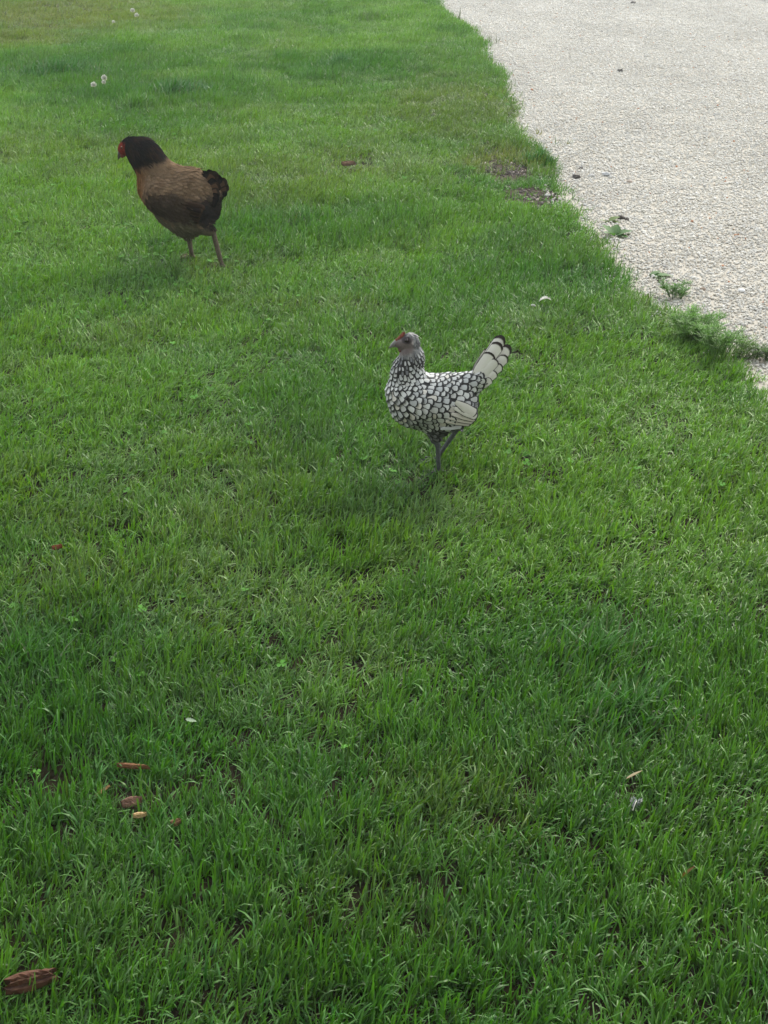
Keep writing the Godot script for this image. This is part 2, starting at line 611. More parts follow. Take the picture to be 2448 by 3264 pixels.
# ------------------------------------------------------------------ plants
func tall_tufts() -> void:
	# clumps that the mower left longer: pixel, radius, blades, height, tint, label
	var list := [
		[180, 225, 0.42, 900, 0.11, 0.0, "wide clump of longer blue green grass beside white clover flowers"],
		[560, 290, 0.34, 800, 0.10, 0.0, "long dark clump of taller grass behind the brown hen"],
		[430, 330, 0.20, 320, 0.10, 0.4, "small clump of tall grass just beyond the brown hen's head"],
		[1080, 205, 0.24, 420, 0.10, 0.0, "dark isolated clump of taller grass in the far lawn"],
		[1180, 50, 0.5, 700, 0.09, 0.8, "bright yellow green clump of taller grass by the far gravel edge"],
		[760, 120, 0.5, 600, 0.085, 0.7, "pale clump of longer grass far beyond the brown hen"],
		[1720, 500, 0.12, 420, 0.075, 0.1, "rounded grass clump between bare soil and gravel"],
		[1900, 2080, 0.24, 300, 0.075, 0.15, "long leaning clump of dark grass in the open lawn"],
		[2000, 2250, 0.22, 260, 0.075, 0.15, "thick dark tuft of long grass next to the yellow blade"],
		[60, 2080, 0.20, 230, 0.075, 0.15, "dark tuft of long grass near the rust red chip"],
		[2330, 1180, 0.10, 160, 0.06, 0.8, "grass clump under the feathery weeds at the gravel edge"],
		[960, 690, 0.22, 360, 0.065, 0.2, "low dark clump of grass beside the brown hen's feet"],
	]
	var i := 0
	for e in list:
		i += 1
		var at := px(e[0], e[1])
		var r := RandomNumberGenerator.new()
		r.seed = 900 + i
		var t := Tri.new()
		for k in int(e[3] * 1.5):
			var a := r.randf() * TAU
			var q: float = minf(absf(r.randfn(0, 0.5)), 1.1) * e[2]
			var p := Vector3(cos(a) * q * 1.25, 0, sin(a) * q)
			if at.x + p.x > edge_x(at.z + p.z) + 0.01:
				continue
			p.y = lawn_y(at.x + p.x, at.z + p.z) - lawn_y(at.x, at.z) - 0.004
			var f := clampf(1.1 - q / (e[2] * 1.1), 0.35, 1.0)
			var v := r.randf_range(0.7, 1.3)
			var c := Color(0.036, 0.135, 0.022).lerp(Color(0.115, 0.240, 0.022), e[5]) * v
			if r.randf() < 0.06:
				c = Color(0.12, 0.15, 0.08)
			c.a = 1
			blade(t, p, r.randfn(-0.5, 1.1), e[4] * f * r.randf_range(0.55, 1.15), r.randf_range(0.0025, 0.0045), absf(r.randfn(0.25, 0.25)), r.randf_range(0.2, 1.5), c, 0.06, r.randf_range(-0.6, 0.6))
		var o := thing("grass_tuft", e[6], "grass tuft", Vector3(at.x, lawn_y(at.x, at.z), at.z), 0.0, "longer grass clumps in the lawn")
		put("blades", t.mesh(), M.grass, o).set_meta("kind", "stuff")

func leaf(t: Tri, base: Vector3, dir: Vector3, up: Vector3, length: float, width: float, col: Color, droop := 0.4, teeth := 0.12) -> void:
	var d := dir.normalized()
	var s := d.cross(up).normalized()
	var k := t.v.size()
	var rows := 9
	for r in rows + 1:
		var f := float(r) / rows
		var w := width * 0.5 * pow(sin(PI * pow(f, 0.75) * 0.97 + 0.04), 0.8)
		if r > 0 and r < rows:
			w *= 1.0 + (teeth if r % 2 == 0 else -teeth)
		var p := base + d * length * f - up * droop * length * f * f
		var nn := (up + d * droop * f).normalized()
		t.vert(p - s * w + up * w * 0.25, (nn + s * 0.25).normalized(), col)
		t.vert(p, nn, col * 1.15)
		t.vert(p + s * w + up * w * 0.25, (nn - s * 0.25).normalized(), col)
	for r in rows:
		var b := k + r * 3
		t.quad(b, b + 1, b + 4, b + 3)
		t.quad(b + 1, b + 2, b + 5, b + 4)

func broad_weed(at: Vector3, leaves: Array, col: Color, label: String) -> void:
	var o := thing("broadleaf_weed", label, "weed", at, 0.0, "broad leaved weeds at the gravel edge")
	for e in leaves:
		# azimuth, length, width, rise
		var t := Tri.new()
		var dir := Vector3(cos(e[0]), e[3], sin(e[0]))
		leaf(t, dir * 0.006, dir, Vector3(-dir.x * e[3], 1, -dir.z * e[3]).normalized(), e[1], e[2], col * rng.randf_range(0.9, 1.15), 0.25)
		put("leaf", t.mesh(), M.leaf, o)
	var st := Tri.new()
	tube(st, [Vector3(0, -0.012, 0), Vector3(0, 0.008, 0)], [0.003, 0.0025], col)
	put("stem", st.mesh(), M.leaf, o)

func feathery_weed(at: Vector3, stems: int, tall: float, spread: float, col: Color, label: String, sd: int, lean := Vector3.ZERO) -> void:
	var o := thing("feathery_weed", label, "weed", at, 0.0, "feathery leaved weeds at the gravel edge")
	var r := RandomNumberGenerator.new()
	r.seed = sd
	var fo := Tri.new()
	for k in stems:
		var a := r.randf() * TAU
		var top := Vector3(cos(a) * spread * r.randf(), tall * r.randf_range(0.6, 1.05), sin(a) * spread * r.randf()) + lean * r.randf_range(0.5, 1.0)
		var b0 := Vector3(cos(a) * 0.015, -0.01, sin(a) * 0.015)
		var mid := b0.lerp(top, 0.5) + Vector3(0, tall * 0.12, 0)
		var st := Tri.new()
		tube(st, [b0, mid, top], [0.0016, 0.0012, 0.0006], col * 0.9, 5)
		put("stem", st.mesh(), M.leaf, o)
		for q in 16:
			var f := r.randf_range(0.3, 1.0)
			var p := b0.lerp(mid, f * 2.0) if f < 0.5 else mid.lerp(top, f * 2.0 - 1.0)
			var la := r.randf() * TAU
			var ld := Vector3(cos(la), r.randf_range(-0.1, 0.7), sin(la)).normalized()
			var ll := r.randf_range(0.014, 0.03)
			var v := r.randf_range(0.75, 1.3)
			var c := col * v
			c.a = 1
			# a finely cut leaf: a midrib with thread-like lobes
			for m in 9:
				var at2: Vector3 = p + ld * ll * (0.15 + 0.1 * m)
				var az := la + (0.9 if m % 2 == 0 else -0.9) + r.randf_range(-0.3, 0.3)
				blade(fo, at2, az, ll * r.randf_range(0.25, 0.5), 0.0013, r.randf_range(0.5, 1.4), 0.2, c, 0.3, 0.0, 2)
			tube(fo, [p, p + ld * ll], [0.0006, 0.0004], c, 3)
	var fm := put("foliage", fo.mesh(), M.leaf, o)
	fm.set_meta("kind", "stuff")

func sprig(at: Vector3, n: int, length: float, col: Color, label: String, sd: int, lean := 0.3) -> void:
	var t := Tri.new()
	var r := RandomNumberGenerator.new()
	r.seed = sd
	for k in n:
		blade(t, Vector3(r.randf_range(-0.012, 0.012), -0.006, r.randf_range(-0.012, 0.012)), r.randf() * TAU, length * r.randf_range(0.6, 1.1), 0.0032, lean * r.randf(), r.randf_range(0.1, 0.8), col * r.randf_range(0.8, 1.2), 0.1)
	var o := thing("grass_sprig", label, "grass sprig", at, 0.0, "loose grass sprigs rooted in the gravel")
	put("blades", t.mesh(), M.grass, o).set_meta("kind", "stuff")

func on_path(x: float, y: float) -> Vector3:
	var p := px(x, y, -0.01)
	p.y = maxf(path_y(p.x, p.z), lawn_y(p.x, p.z) if p.x < edge_x(p.z) else -1.0)
	return p

func on_lawn(x: float, y: float) -> Vector3:
	var p := px(x, y, 0.02)
	p.y = lawn_y(p.x, p.z)
	return p

func edge_plants() -> void:
	var g := Color(0.055, 0.135, 0.028)
	broad_weed(on_path(1938, 708), [[-0.5, 0.045, 0.030, 0.5], [0.4, 0.035, 0.024, 0.3], [2.6, 0.03, 0.02, 0.6]], Color(0.10, 0.15, 0.03), "small olive green weed with one broad leaf over the gravel")
	broad_weed(on_path(1958, 752), [[-0.25, 0.058, 0.042, 0.45], [-1.3, 0.05, 0.036, 0.8], [0.6, 0.045, 0.03, 0.3], [2.4, 0.05, 0.035, 0.7], [-2.4, 0.05, 0.034, 0.9]], g, "largest broad leaved weed hanging from turf over gravel")
	broad_weed(on_path(2072, 882), [[0.05, 0.062, 0.03, 0.25], [0.5, 0.045, 0.026, 0.2], [-0.7, 0.04, 0.022, 0.4]], g, "low weed with a dark leaf lying flat on the gravel")
	feathery_weed(on_path(2155, 948), 9, 0.05, 0.05, Color(0.085, 0.20, 0.035), "small low feathery weed standing alone on the gravel", 41)
	feathery_weed(on_lawn(2200, 1060), 34, 0.072, 0.11, Color(0.115, 0.25, 0.036), "bushy feathery weed forming a mound at the turf corner", 42, Vector3(0.02, 0, 0))
	feathery_weed(on_lawn(2285, 1125), 20, 0.088, 0.07, Color(0.11, 0.24, 0.036), "tallest feathery weed rising over the gravel edge", 43, Vector3(0.012, 0, 0))
	feathery_weed(on_path(2350, 1145), 8, 0.05, 0.05, Color(0.11, 0.21, 0.035), "thin straggling feathery weed leaning out over the gravel", 44, Vector3(0.045, 0, -0.02))
	feathery_weed(on_path(2425, 1150), 6, 0.035, 0.03, Color(0.08, 0.15, 0.04), "tiny feathery weed out on the gravel by itself", 45)
	sprig(on_path(1464, 66), 5, 0.11, Color(0.07, 0.10, 0.05), "tallest bare grass stems standing at the far gravel edge", 51, 0.1)
	sprig(on_path(1560, 138), 9, 0.07, Color(0.09, 0.14, 0.04), "short grass sprig with pale tips on far gravel edge", 52, 0.8)
	sprig(on_path(1582, 138), 5, 0.08, Color(0.10, 0.13, 0.07), "thin slanting grass sprig beside the pale tipped one", 53, 0.9)
	sprig(on_path(1718, 428), 8, 0.05, Color(0.16, 0.16, 0.05), "small yellowish grass sprig on the gravel", 54, 0.8)
	sprig(on_path(1775, 462), 7, 0.05, Color(0.09, 0.14, 0.06), "small grey green grass sprig out on the gravel", 55, 0.9)
	sprig(on_path(1810, 460), 6, 0.045, Color(0.09, 0.14, 0.06), "wispy grass sprig alone on open gravel", 56, 1.0)

# ------------------------------------------------------------------ small things
func chip_mesh(l: float, w: float, h: float, col: Color, sd: int) -> ArrayMesh:
	# a splintered piece: ridged along its length, torn at both ends
	var r := RandomNumberGenerator.new()
	r.seed = sd
	var t := Tri.new()
	var nx := 12
	var nz := 9
	var streak := []
	for b in nz:
		streak.append(r.randf_range(0.45, 1.5))
	var top := []
	var bot := []
	for a in nx + 1:
		var ft := float(a) / nx
		var row := []
		var row2 := []
		for b in nz + 1:
			var fz := float(b) / nz
			var endcut := (r.randf_range(-0.09, 0.09) if a == 0 or a == nx else 0.0)
			var x := (ft - 0.5 + endcut) * l
			var ww := w * (0.65 + 0.35 * sin(PI * clampf(ft + 0.1, 0, 1))) 
			var z := (fz - 0.5) * ww + r.randf_range(-0.03, 0.03) * w
			var edge := 1.0 - pow(absf(fz - 0.5) * 2.0, 3.0)
			var y: float = h * (0.30 + 0.40 * (streak[mini(b, nz - 1)] - 0.45) + 0.18 * r.randf()) * (0.25 + 0.75 * edge)
			row.append(Vector3(x, y, z))
			row2.append(Vector3(x, -h * 0.3 * edge, z))
		top.append(row)
		bot.append(row2)
	for a in nx:
		for b in nz:
			var c: Color = col * streak[b] * r.randf_range(0.85, 1.15)
			c.a = 1
			t.flat(top[a][b], top[a][b + 1], top[a + 1][b + 1], c)
			t.flat(top[a][b], top[a + 1][b + 1], top[a + 1][b], c)
			t.flat(bot[a][b], bot[a + 1][b + 1], bot[a][b + 1], c)
			t.flat(bot[a][b], bot[a + 1][b], bot[a + 1][b + 1], c)
	for a in nx:
		for b in [0, nz]:
			t.flat(top[a][b], top[a + 1][b], bot[a][b], col)
			t.flat(top[a + 1][b], bot[a + 1][b], bot[a][b], col)
	for b in nz:
		for a in [0, nx]:
			t.flat(top[a][b], bot[a][b], top[a][b + 1], col * 1.2)
			t.flat(top[a][b + 1], bot[a][b], bot[a][b + 1], col * 1.2)
	return t.mesh()

func chip(x: float, y: float, lift: float, l: float, w: float, h: float, turn: float, tilt: float, col: Color, label: String, sd: int, called := "wood_chip", category := "wood chip") -> void:
	var p := on_lawn(x, y)
	p = px(x, y, lift - 0.006)
	var o := put(called, chip_mesh(l, w, h, col, sd), M.matte, self, Transform3D(Basis.from_euler(Vector3(tilt, turn, 0.05)), p))
	tag(o, label, category, "bits of wood and bark fallen in the grass" if called != "dry_leaf" else "")

func clover_flower(x: float, y: float, tall: float, r: float, label: String) -> void:
	var p := px(x, y, tall)
	var g := lawn_y(p.x, p.z)
	var o := thing("clover_flower", label, "flower", Vector3(p.x, g, p.z), 0.0, "white clover flowers in the far lawn")
	var t := Tri.new()
	tube(t, [Vector3(0, -0.01, 0), Vector3(0.004, tall * 0.5, 0), Vector3(0, tall, 0)], [0.0012, 0.001, 0.001], Color(0.08, 0.15, 0.04), 5)
	put("stem", t.mesh(), M.leaf, o)
	t = Tri.new()
	var rr := RandomNumberGenerator.new()
	rr.seed = int(x)
	for k in 60:
		var th := acos(1.0 - 1.75 * (k + 0.5) / 60.0)
		var ph := k * 2.39996
		var d := Vector3(sin(th) * cos(ph), cos(th), sin(th) * sin(ph))
		var s := d.cross(Vector3(0.2, 0.9, 0.3)).normalized()
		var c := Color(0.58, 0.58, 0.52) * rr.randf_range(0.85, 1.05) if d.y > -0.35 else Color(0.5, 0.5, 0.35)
		var b := Vector3(0, tall, 0) + d * r * 0.25
		var e := Vector3(0, tall, 0) + d * r * rr.randf_range(0.9, 1.1)
		var u := s.cross(d) * r * 0.14
		t.flat(b - u, b + u, e + s * r * 0.17, c)
		t.flat(b - u, e + s * r * 0.17, e - s * r * 0.17, c)
	put("flower_head", t.mesh(), M.matte, o)

func down_feather(at: Vector3, l: float, w: float, turn: float, curl: float, label: String, col: Color, sd: int) -> void:
	var o := thing("fallen_feather", label, "feather", at, turn, "loose feathers lying in the grass")
	var r := RandomNumberGenerator.new()
	r.seed = sd
	var pts := []
	var rad := []
	for k in 8:
		var f := k / 7.0
		pts.append(Vector3((f - 0.5) * l, sin(f * PI) * curl * l, 0.1 * l * sin(f * 2.0)))
		rad.append(lerpf(0.0009, 0.0003, f))
	var t := Tri.new()
	tube(t, pts, rad, Color(0.6, 0.58, 0.5), 5)
	put("shaft", t.mesh(), M.feather, o)
	t = Tri.new()
	for k in 90:
		var f := 0.12 + 0.88 * k / 90.0
		var q: float = f * 7.0
		var p: Vector3 = pts[int(q) if q < 7 else 6].lerp(pts[mini(int(q) + 1, 7)], q - int(q))
		for s in [-1, 1]:
			var len2 := w * (0.5 + 0.5 * sin(PI * f)) * r.randf_range(0.7, 1.1)
			var v := r.randf_range(0.8, 1.08)
			blade(t, p, s * 1.15 + r.randf_range(-0.25, 0.25), len2, 0.0011, r.randf_range(0.9, 1.6), r.randf_range(-0.6, 0.5), Color(col.r * v, col.g * v, col.b * v), 0.4, r.randf_range(-0.4, 0.4), 3)
	put("vane", t.mesh(), M.feather, o)

func small_things() -> void:
	var bark := Color(0.062, 0.028, 0.016)
	chip(100, 3128, 0.032, 0.054, 0.026, 0.018, 0.30, 0.35, bark, "broad ridged reddish bark chunk half buried in thick grass", 61, "bark_piece", "bark")
	chip(425, 2443, 0.030, 0.044, 0.009, 0.008, -0.16, 0.3, Color(0.18, 0.085, 0.04), "long thin orange brown wood splinter lying flat on grass", 62)
	chip(447, 2598, 0.028, 0.018, 0.009, 0.007, 0.15, 0.4, Color(0.40, 0.28, 0.14), "small pale yellow wood chip, brightest of the scattered chips", 63)
	chip(420, 2556, 0.020, 0.026, 0.018, 0.008, 0.3, 0.2, Color(0.14, 0.08, 0.055), "dull dark brown wood flake next to the pale chip", 64)
	chip(560, 2622, 0.024, 0.013, 0.011, 0.010, 0.6, 0.4, Color(0.20, 0.115, 0.062), "stubby tan wood lump between grass blades", 65)
	chip(328, 2520, 0.024, 0.024, 0.006, 0.004, 0.9, 0.2, Color(0.22, 0.13, 0.06), "narrow slanting brown wood sliver beside the long splinter", 66)
	chip(182, 1745, 0.030, 0.017, 0.010, 0.010, 0.4, 0.3, Color(0.16, 0.05, 0.025), "tiny rust red wood chip alone in the grass", 67)
	chip(1110, 522, 0.030, 0.048, 0.03, 0.014, 0.2, 0.3, Color(0.11, 0.065, 0.04), "brown curled dry leaf on the lawn between hen and gravel", 68, "dry_leaf", "leaf")
	# yellow dying blade and a small yellow brown curl
	var t := Tri.new()
	leaf(t, Vector3(-0.018, 0, 0), Vector3(1, 0.25, -0.55), Vector3.UP, 0.030, 0.0045, Color(0.16, 0.11, 0.022), 0.1, 0.0)
	var o: Node3D = put("yellow_leaf", t.mesh(), M.leaf, self, Transform3D(Basis.IDENTITY, px(2036, 2482, 0.030)))
	tag(o, "slim yellow orange leaf lying slantwise in dark grass", "leaf")
	t = Tri.new()
	leaf(t, Vector3.ZERO, Vector3(0.3, 1, 0.1), Vector3(-0.8, 0.3, 0.4), 0.024, 0.005, Color(0.17, 0.08, 0.02), 0.5, 0.0)
	o = put("curled_leaf", t.mesh(), M.leaf, self, Transform3D(Basis.IDENTITY, px(2172, 2800, 0.018)))
	tag(o, "short curled orange brown leaf standing in grass", "leaf")
	t = Tri.new()
	leaf(t, Vector3(-0.010, 0, 0), Vector3(1, 0.0, 0.15), Vector3(0.1, 0.7, 0.7), 0.017, 0.0055, Color(0.34, 0.43, 0.29), 0.8, 0.2)
	o = put("pale_petal", t.mesh(), M.matte, self, Transform3D(Basis.IDENTITY, px(612, 2292, 0.042)))
	tag(o, "pale greenish white petal resting on grass tips", "petal")
	# feathers shed on the lawn
	down_feather(px(1735, 958, 0.032), 0.036, 0.010, 0.45, 0.22, "fluffy white feather caught in the lawn near the gravel", Color(0.55, 0.54, 0.48), 71)
	down_feather(px(1697, 975, 0.026), 0.016, 0.006, -0.2, 0.1, "tiny white down tuft beside the fluffy white feather", Color(0.52, 0.52, 0.48), 72)
	down_feather(px(2022, 2568, 0.016), 0.022, 0.009, 1.2, 0.35, "curled silver grey downy feather deep in the grass", Color(0.18, 0.195, 0.19), 73)
	# clover heads
	clover_flower(298, 268, 0.07, 0.014, "clover flower lowest of the close white trio")
	clover_flower(332, 247, 0.09, 0.015, "biggest clover flower of the close white trio")
	clover_flower(331, 262, 0.06, 0.011, "smallest clover flower of the close white trio")
	clover_flower(423, 34, 0.06, 0.016, "clover flower of the far pair standing higher up the lawn")
	clover_flower(436, 52, 0.06, 0.015, "clover flower of the far pair standing lower down the lawn")
	clover_flower(362, 71, 0.05, 0.011, "faint lone clover flower near the brownish far patch")
	# stones and clods
	var stones := [
		[1745, 607, 0.012, [0.42, 0.42, 0.38], "pale oval pebble on the bare soil patch", "pebble", true],
		[1885, 562, 0.017, [0.34, 0.335, 0.32], "round grey stone of the pair lying on the gravel, nearer the turf", "stone", false],
		[1932, 558, 0.020, [0.34, 0.345, 0.35], "larger bluish grey stone of the pair lying on the gravel", "stone", false],
		[2006, 580, 0.014, [0.33, 0.28, 0.24], "small tan stone beyond the grey pair on gravel", "stone", false],
		[1836, 566, 0.020, [0.055, 0.05, 0.045], "dark soil clod where grass meets gravel beside the grey stones", "soil clod", false],
		[1852, 536, 0.010, [0.10, 0.09, 0.085], "small dark crumb just beyond the clod by the grey stones", "soil clod", false],
		[1980, 697, 0.015, [0.06, 0.05, 0.045], "dark brown clod on gravel behind the largest weed", "soil clod", false],
		[2000, 701, 0.011, [0.08, 0.07, 0.06], "smaller clod touching the brown clod behind the largest weed", "soil clod", false],
		[1957, 697, 0.009, [0.20, 0.19, 0.18], "grey crumb next to the olive green weed", "soil clod", false],
		[2105, 900, 0.012, [0.06, 0.05, 0.045], "dark clod below the flat leaf on gravel", "soil clod", false],
		[2153, 897, 0.009, [0.10, 0.09, 0.085], "little dark clod beyond the small feathery weed", "soil clod", false],
		[2172, 938, 0.015, [0.09, 0.065, 0.05], "brown clod beside the small feathery weed", "soil clod", false],
		[2240, 925, 0.010, [0.22, 0.17, 0.13], "light brown crumb on open gravel past the small feathery weed", "soil clod", false],
		[1976, 229, 0.020, [0.07, 0.065, 0.06], "dark lump alone in the middle of the far drive", "soil clod", false],
		[2018, 11, 0.022, [0.14, 0.13, 0.12], "grey lump at the far end of the drive", "soil clod", false],
		[2362, 932, 0.013, [0.62, 0.62, 0.62], "bright white stone lying on the gravel", "stone", false],
	]
	var sd := 500
	for e in stones:
		sd += 1
		var at := on_lawn(e[0], e[1]) if e[6] else on_path(e[0], e[1])
		var s: float = e[2] * 0.85
		at.y += s * 0.36
		var c: Array = e[3]
		o = put(e[5].replace(" ", "_"), lump(Vector3(s, s * 0.6, s * 0.75), 0.34 if e[5] == "soil clod" else 0.18, sd, Color(c[0], c[1], c[2]), 10, 6, 0.12), M.stone, self, Transform3D(Basis(Vector3.UP, rng.randf() * 0.8 - 0.4), at))
		tag(o, e[4], e[5], "stones and clods lying loose" )

# ------------------------------------------------------------------ birds: a field of tapered bones, meshed as surface nets
func field(p: Vector3, bones: Array, k: float, zs: float) -> float:
	var q := Vector3(p.x, p.y, p.z / zs)
	var d := 1.0
	for e in bones:
		var ba: Vector3 = e[1] - e[0]
		var pa: Vector3 = q - e[0]
		var h := clampf(pa.dot(ba) / maxf(ba.length_squared(), 1e-9), 0, 1)
		var s: float = (pa - ba * h).length() - lerpf(e[2], e[3], h)
		var m := maxf(k - absf(d - s), 0.0) / k
		d = minf(d, s) - m * m * k * 0.25
	return d

func grad(p: Vector3, bones: Array, k: float, zs: float) -> Vector3:
	var e := 0.0015
	return Vector3(field(p + Vector3(e, 0, 0), bones, k, zs) - field(p - Vector3(e, 0, 0), bones, k, zs),
		field(p + Vector3(0, e, 0), bones, k, zs) - field(p - Vector3(0, e, 0), bones, k, zs),
		field(p + Vector3(0, 0, e), bones, k, zs) - field(p - Vector3(0, 0, e), bones, k, zs)).normalized()

func net(t: Tri, bones: Array, k: float, zs: float, cell: float, paint: Callable) -> void:
	var lo := Vector3.ONE * 9.0
	var hi := Vector3.ONE * -9.0
	for e in bones:
		var r: float = maxf(e[2], e[3]) + cell * 2.0
		for q in 2:
			var v := Vector3(e[q].x, e[q].y, e[q].z * zs)
			lo = lo.min(v - Vector3.ONE * r)
			hi = hi.max(v + Vector3.ONE * r)
	var B := 4
	var nx := (int((hi.x - lo.x) / cell / B) + 2) * B
	var ny := (int((hi.y - lo.y) / cell / B) + 2) * B
	var nz := (int((hi.z - lo.z) / cell / B) + 2) * B
	var sx := nx + 1
	var sy := sx * (ny + 1)
	var val := PackedFloat32Array()
	val.resize(sy * (nz + 1))
	val.fill(99.0)
	var at := {}
	var reach := cell * B * 0.5 * 1.75 * 1.25
	var blocks := []
	for bz in nz / B:
		for by in ny / B:
			for bx in nx / B:
				var c := lo + Vector3(bx * B + B * 0.5, by * B + B * 0.5, bz * B + B * 0.5) * cell
				var d := field(c, bones, k, zs)
				if absf(d) > reach:
					continue
				blocks.append(Vector3i(bx * B, by * B, bz * B))
				# only the bones that matter here
				var near := []
				var qc := Vector3(c.x, c.y, c.z / zs)
				for e in bones:
					var ba: Vector3 = e[1] - e[0]
					var pa: Vector3 = qc - e[0]
					var h := clampf(pa.dot(ba) / maxf(ba.length_squared(), 1e-9), 0, 1)
					if (pa - ba * h).length() - lerpf(e[2], e[3], h) < reach * 2.4 + k:
						near.append(e)
				for iz in B + 1:
					for iy in B + 1:
						for ix in B + 1:
							var id: int = (bx * B + ix) + (by * B + iy) * sx + (bz * B + iz) * sy
							if val[id] > 90.0:
								val[id] = field(lo + Vector3(bx * B + ix, by * B + iy, bz * B + iz) * cell, near, k, zs)
	for b in blocks:
		for iz in B:
			for iy in B:
				for ix in B:
					var x: int = b.x + ix
					var y: int = b.y + iy
					var z: int = b.z + iz
					var id := x + y * sx + z * sy
					var sum := Vector3.ZERO
					var n := 0
					var inside := 0
					for q in 8:
						if val[id + (q & 1) + ((q >> 1) & 1) * sx + ((q >> 2) & 1) * sy] < 0.0:
							inside += 1
					if inside == 0 or inside == 8:
						continue
					for q in 8:
						var o := Vector3(q & 1, (q >> 1) & 1, (q >> 2) & 1)
						var va := val[id + (q & 1) + ((q >> 1) & 1) * sx + ((q >> 2) & 1) * sy]
						for ax in 3:
							if o[ax] > 0.5:
								continue
							var st: int = [1, sx, sy][ax]
							var vb := val[id + (q & 1) + ((q >> 1) & 1) * sx + ((q >> 2) & 1) * sy + st]
							if (va < 0.0) != (vb < 0.0):
								var pt := o
								pt[ax] = va / (va - vb)
								sum += pt
								n += 1
					var p := lo + (Vector3(x, y, z) + sum / n) * cell
					var nn := grad(p, bones, k, zs)
					at[id] = t.vert(p, nn, paint.call(p, nn))
	for id in at:
		var va := val[id]
		for ax in 3:
			var st: int = [1, sx, sy][ax]
			var u: int = [sx, sy, 1][ax]
			var w: int = [sy, 1, sx][ax]
			var vb := val[id + st]
			if vb > 90.0 or (va < 0.0) == (vb < 0.0):
				continue
			if not (at.has(id - u) and at.has(id - w) and at.has(id - u - w)):
				continue
			if va < 0.0:
				t.quad(at[id], at[id - w], at[id - u - w], at[id - u])
			else:
				t.quad(at[id], at[id - u], at[id - u - w], at[id - w])

# one feather, unit length along +x from its root, unit width along z, outside is +y; ratio is its width over its length
func feather_mesh(inner: Color, rim: Color, hem: float, tip: float, ratio := 0.7, camber := 0.16, arch := 0.09) -> ArrayMesh:
	var t := Tri.new()
	var rows := [0.0, 0.5, 1.0 - tip - 0.03, 1.0 - tip, 1.0]
	var colsz := [-1.0, -(1.0 - hem), -(1.0 - hem - 0.06), -0.45, 0.0, 0.45, 1.0 - hem - 0.06, 1.0 - hem, 1.0]
	var n := colsz.size()
	for r in rows.size():
		for c in n:
			var f: float = rows[r]
			var a: float = colsz[c]
			var w := 0.5 * (0.45 + 0.55 * smoothstep(0.0, 0.55, f))
			var pull := (1.0 - sqrt(maxf(0.0, 1.0 - a * a))) * ratio * 0.5
			var x := f * (1.0 - pull)
			var y := arch * (f - f * f) * 1.2 - camber * a * a * 0.5 * w * ratio
			var k := rim if (r >= 3 or c <= 1 or c >= n - 2) else inner
			t.vert(Vector3(x, y, a * w), Vector3(0.0, 1.0, camber * a * 0.9).normalized(), k)
	for r in rows.size() - 1:
		for c in n - 1:
			t.quad(r * n + c, r * n + c + 1, (r + 1) * n + c + 1, (r + 1) * n + c)
	return t.mesh()

func feather_at(p: Vector3, nrm: Vector3, flow: Vector3, length: float, width: float, lift: float) -> Transform3D:
	var d := (flow - nrm * flow.dot(nrm)).normalized()
	var x := (d * cos(lift) + nrm * sin(lift)).normalized()
	var z := x.cross(nrm).normalized()
	var y := z.cross(x).normalized()
	return Transform3D(Basis(x * length, y * length, z * width), p)

# pick points on a surface, no two closer than gap(p)
func scatter(t: Tri, gap: Callable, sd: int) -> Array:
	var r := RandomNumberGenerator.new()
	r.seed = sd
	var order := []
	for k in t.v.size():
		order.append(k)
	for k in range(order.size() - 1, 0, -1):
		var j := r.randi() % (k + 1)
		var s: int = order[k]
		order[k] = order[j]
		order[j] = s
	var cell := 0.008
	var grid := {}
	var out := []
	for k in order:
		var p: Vector3 = t.v[k]
		var g: float = gap.call(p)
		if g <= 0.0:
			continue
		var q := Vector3i((p / cell).floor())
		var m := int(ceil(g / cell))
		var ok := true
		for a in range(-m, m + 1):
			for b in range(-m, m + 1):
				for c in range(-m, m + 1):
					var key := q + Vector3i(a, b, c)
					if grid.has(key):
						for w in grid[key]:
							if w.distance_squared_to(p) < g * g:
								ok = false
								break
					if not ok: break
				if not ok: break
			if not ok: break
		if ok:
			if not grid.has(q):
				grid[q] = []
			grid[q].append(p)
			out.append(k)
	return out

# how far out the side of a body lies at a height
func side_z(bones: Array, k: float, zs: float, p: Vector3) -> float:
	var z := 0.14
	while z > 0.01 and field(Vector3(p.x, p.y, z), bones, k, zs) > 0.0:
		z -= 0.002
	return z

func foot_bones(f: Vector3, s: float, r: float, turn := 0.0) -> Array:
	var out := []
	for a in [-0.55, 0.0, 0.55]:
		var d := Vector3(cos(a + turn), 0, sin(a + turn))
		out.append([f, f + d * s * 0.55 + Vector3(0, -r * 0.3, 0), r, r * 0.85])
		out.append([f + d * s * 0.55 + Vector3(0, -r * 0.3, 0), f + d * s + Vector3(0, -r * 0.8, 0), r * 0.85, r * 0.5])
	out.append([f, f + Vector3(-cos(turn), -0.1, -sin(turn)) * s * 0.45, r * 0.8, r * 0.5])
	return out

